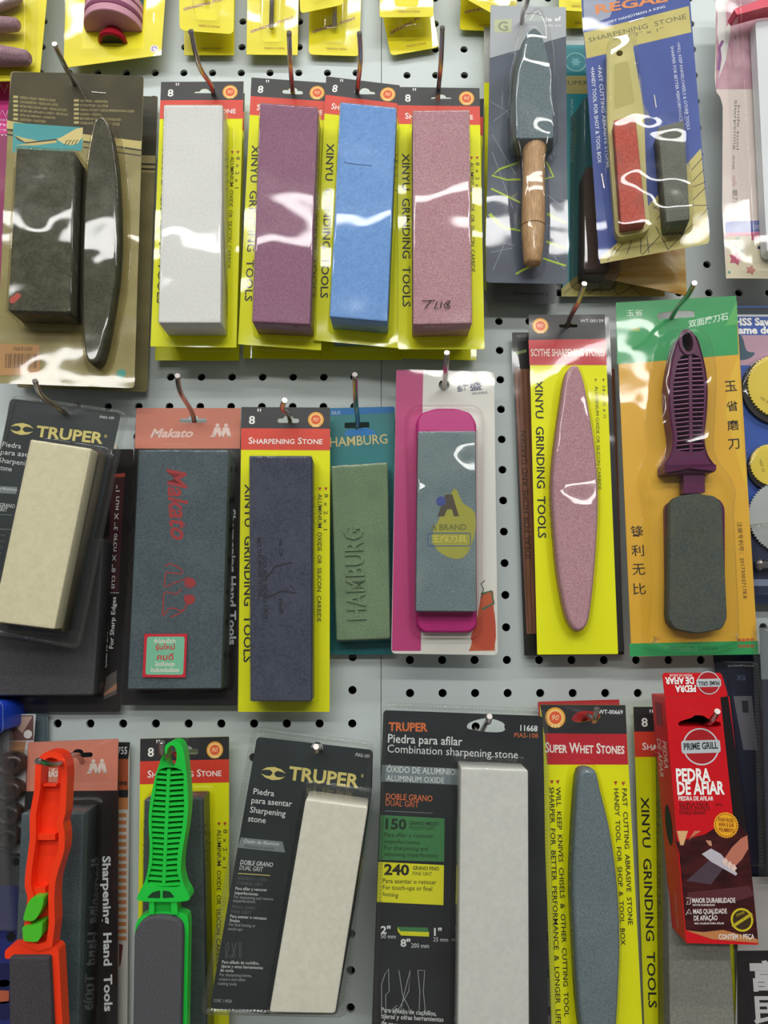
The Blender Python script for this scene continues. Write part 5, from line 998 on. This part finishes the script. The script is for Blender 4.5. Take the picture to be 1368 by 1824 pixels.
p.txt('PEDRA', *G(710,208, 522,212), 11, WHITE, .14, bold=.035); p.txt('DE AFIAR', *G(692,136, 430,138), 11, WHITE, .14, bold=.035); p.txt('PIEDRA DE AFILAR', *G(678,106, 470,106), 4.5, WHITE, .14)
cx, cz = p.loc(*G(985,1478)[0]); k = 22.5*p.mm(1290,1470); sg = p.flat('seal', star(cx, cz, k*.93, k, 28), .2, C('#e8a820'), label='round orange seal')
p.ribbon('seal_ring', ell(cx, cz, k*.84, n=28), .4, C('#9a4a10'), .24, px=False, closed=True, parent=sg)
for s_, dy in (('DUAS FACES:', .28), ('AFIA E DÁ', -.1), ('POLIMENTO', -.5)): p.txt(s_, (cx-k*.6, cz+dy*k+k*.06), (cx+k*.62, cz+dy*k-k*.08), k*.26, C('#8a3a10'), .26, px=False, bold=.03, parent=sg)
cx, cz = p.loc(*H(1130,808)[0]); k = 20*p.mm(1322,1638); sg = p.flat('seal', ell(cx, cz, k, n=30), .2, C('#c9b820'), label='round yellow seal'); p.flat('seal_centre', ell(cx, cz, k*.82, n=28), .24, C('#3a2a14'), parent=sg); p.flat('seal_bar', [(cx-k, cz-.45*k), (cx-k*.8, cz-.62*k), (cx+k, cz+.38*k), (cx+.86*k, cz+.6*k)], .28, C('#b8a81e'), parent=sg); p.txt('QUALIDADE', (cx-k*.45, cz+k*.3), (cx+k*.3, cz+k*.55), k*.2, C('#c9b820'), .28, px=False, parent=sg)
for s_, b_, h_ in (('MAIOR DURABILIDADE', (680,655, 1072,652), 8), ('MAYOR DURABILIDAD', (684,682, 885,682), 3), ('MAIS QUALIDADE', (688,755, 995,750), 8), ('DE AFIAÇÃO', (695,815, 910,812), 8), ('MÁS CALIDAD PARA AFILAR', (700,850, 970,848), 3), ('CONTÉM 1 PEÇA', (920,985, 1245,982), 8)): p.txt(s_, *H(*b_), h_, C('#e4ddd8'), .22, bold=.02)
p.ribbon('knife_icon', H(625,610, 665,610, 662,665, 628,668, 640,635), 1.2, C('#d8c8c0'), .22); p.ribbon('flame_icon', H(622,765, 650,710, 672,760, 640,745), 1.2, C('#d8c8c0'), .22)
# left side face of the box
sd = Pk('side', None, None, [(1168,1243), (1184,1243), (1222,1680), (1207,1668)], (62-tk, 62, 58-tk), root=p)
tlf = Vector(p.loc(1184,1243)); blf = Vector(p.loc(1222,1680))
def side(u, v): c = tlf.lerp(blf, v); return (c.x - .06, -tk*(1-u), c.y)
def sideflat(name, loop, mat, off=.1):
    vs = [(x - off, n, z) for x, n, z in (side(*q) for q in loop)]; return p.mk(name, vs, [tuple(range(len(vs)))], mat)
sideflat('side_label', [(.25,.03), (.7,.03), (.7,.13), (.25,.13)], C('#8a3a40')); sideflat('side_window', [(.5+.24*math.cos(a), .55+.085*math.sin(a)) for a in [2*math.pi*i/20 for i in range(20)]], C('#16302c'))
def sidetxt(s_, u, v0, v1, hu, mat):
    c = bpy.data.curves.new('t', 'FONT'); c.body = s_; c.resolution_u = 2; c.offset = .02; o = bpy.data.objects.new('t', c); me = bpy.data.meshes.new_from_object(o); bpy.data.objects.remove(o); x1 = max(v.co.x for v in me.vertices)
    vs = [side(u + v.co.y/.682*hu, v0 + (v1-v0)*v.co.x/x1) for v in me.vertices]; fs = [tuple(f.vertices) for f in me.polygons]
    p.mk('lettering', [(x-.12, n, z) for x, n, z in vs], fs, mat)
sidetxt('PEDRA', .55, .19, .31, .28, C('#e0b8b0')); sidetxt('DE AFIAR', .15, .19, .36, .28, C('#e0b8b0')); sidetxt('Contém 1 peça', .5, .83, .97, .14, C('#c88a84'))

# ================================================================== hooks
def hk(label, pts): return hook('steel peg hook ' + label, pts)
hk('holding the olive pack with two stones', [(133,150,40), (118,122,75), (97,78,100)])
hk('holding the white stone pack', [(380,165,42), (355,118,80), (340,54,106)])
hk('holding the plum stone pack', [(521,160,42), (517,110,82), (515,57,106)])
hk('holding the sky blue stone pack', [(636,168,44), (642,108,84), (640,58,106)])
hk('holding the dusty pink stone pack', [(780,172,42), (785,115,80), (788,48,108)])
hk('holding the wooden handled stone pack', [(930,36,44), (938,8,74), (948,-40,104)])
hk('holding the tilted charcoal pack at the left', [(115,735,64), (75,706,88), (62,678,102)])
hk('holding the salmon pack with a green sticker', [(344,740,20), (322,700,80), (316,669,104)])
hk('holding the dark blue stone pack', [(516,746,32), (503,728,70), (507,713,92)])
hk('holding the teal card pack', [(637,752,16), (634,720,60), (632,667,102)])
hk('holding the pink and white pack', [(791,688,36), (794,660,80), (796,628,102)])
hk('holding the spindle shaped scythe stone pack', [(1011,578,34), (1030,538,80), (1041,505,102)])
hk('holding the green and orange pack', [(1198,562,34), (1224,528,80), (1237,504,102)])
hk('carrying the orange stone holder', [(138,1345,34), (100,1362,95), (66,1355,116)])
hk('carrying the green stone holder', [(310,1338,30), (291,1348,88), (288,1321,98)])
hk('holding the tilted charcoal pack in the lower row', [(569,1334,56), (565,1338,84), (563,1330,96)])
hk('holding the large charcoal pack', [(868,1284,48), (870,1286,84), (872,1276,98)])
hk('holding the red and yellow spindle stone pack', [(1044,1276,34), (1058,1284,76), (1063,1262,88)])
hk('holding the red cardboard box', [(1262,1288,62), (1270,1280,84), (1278,1267,98)])
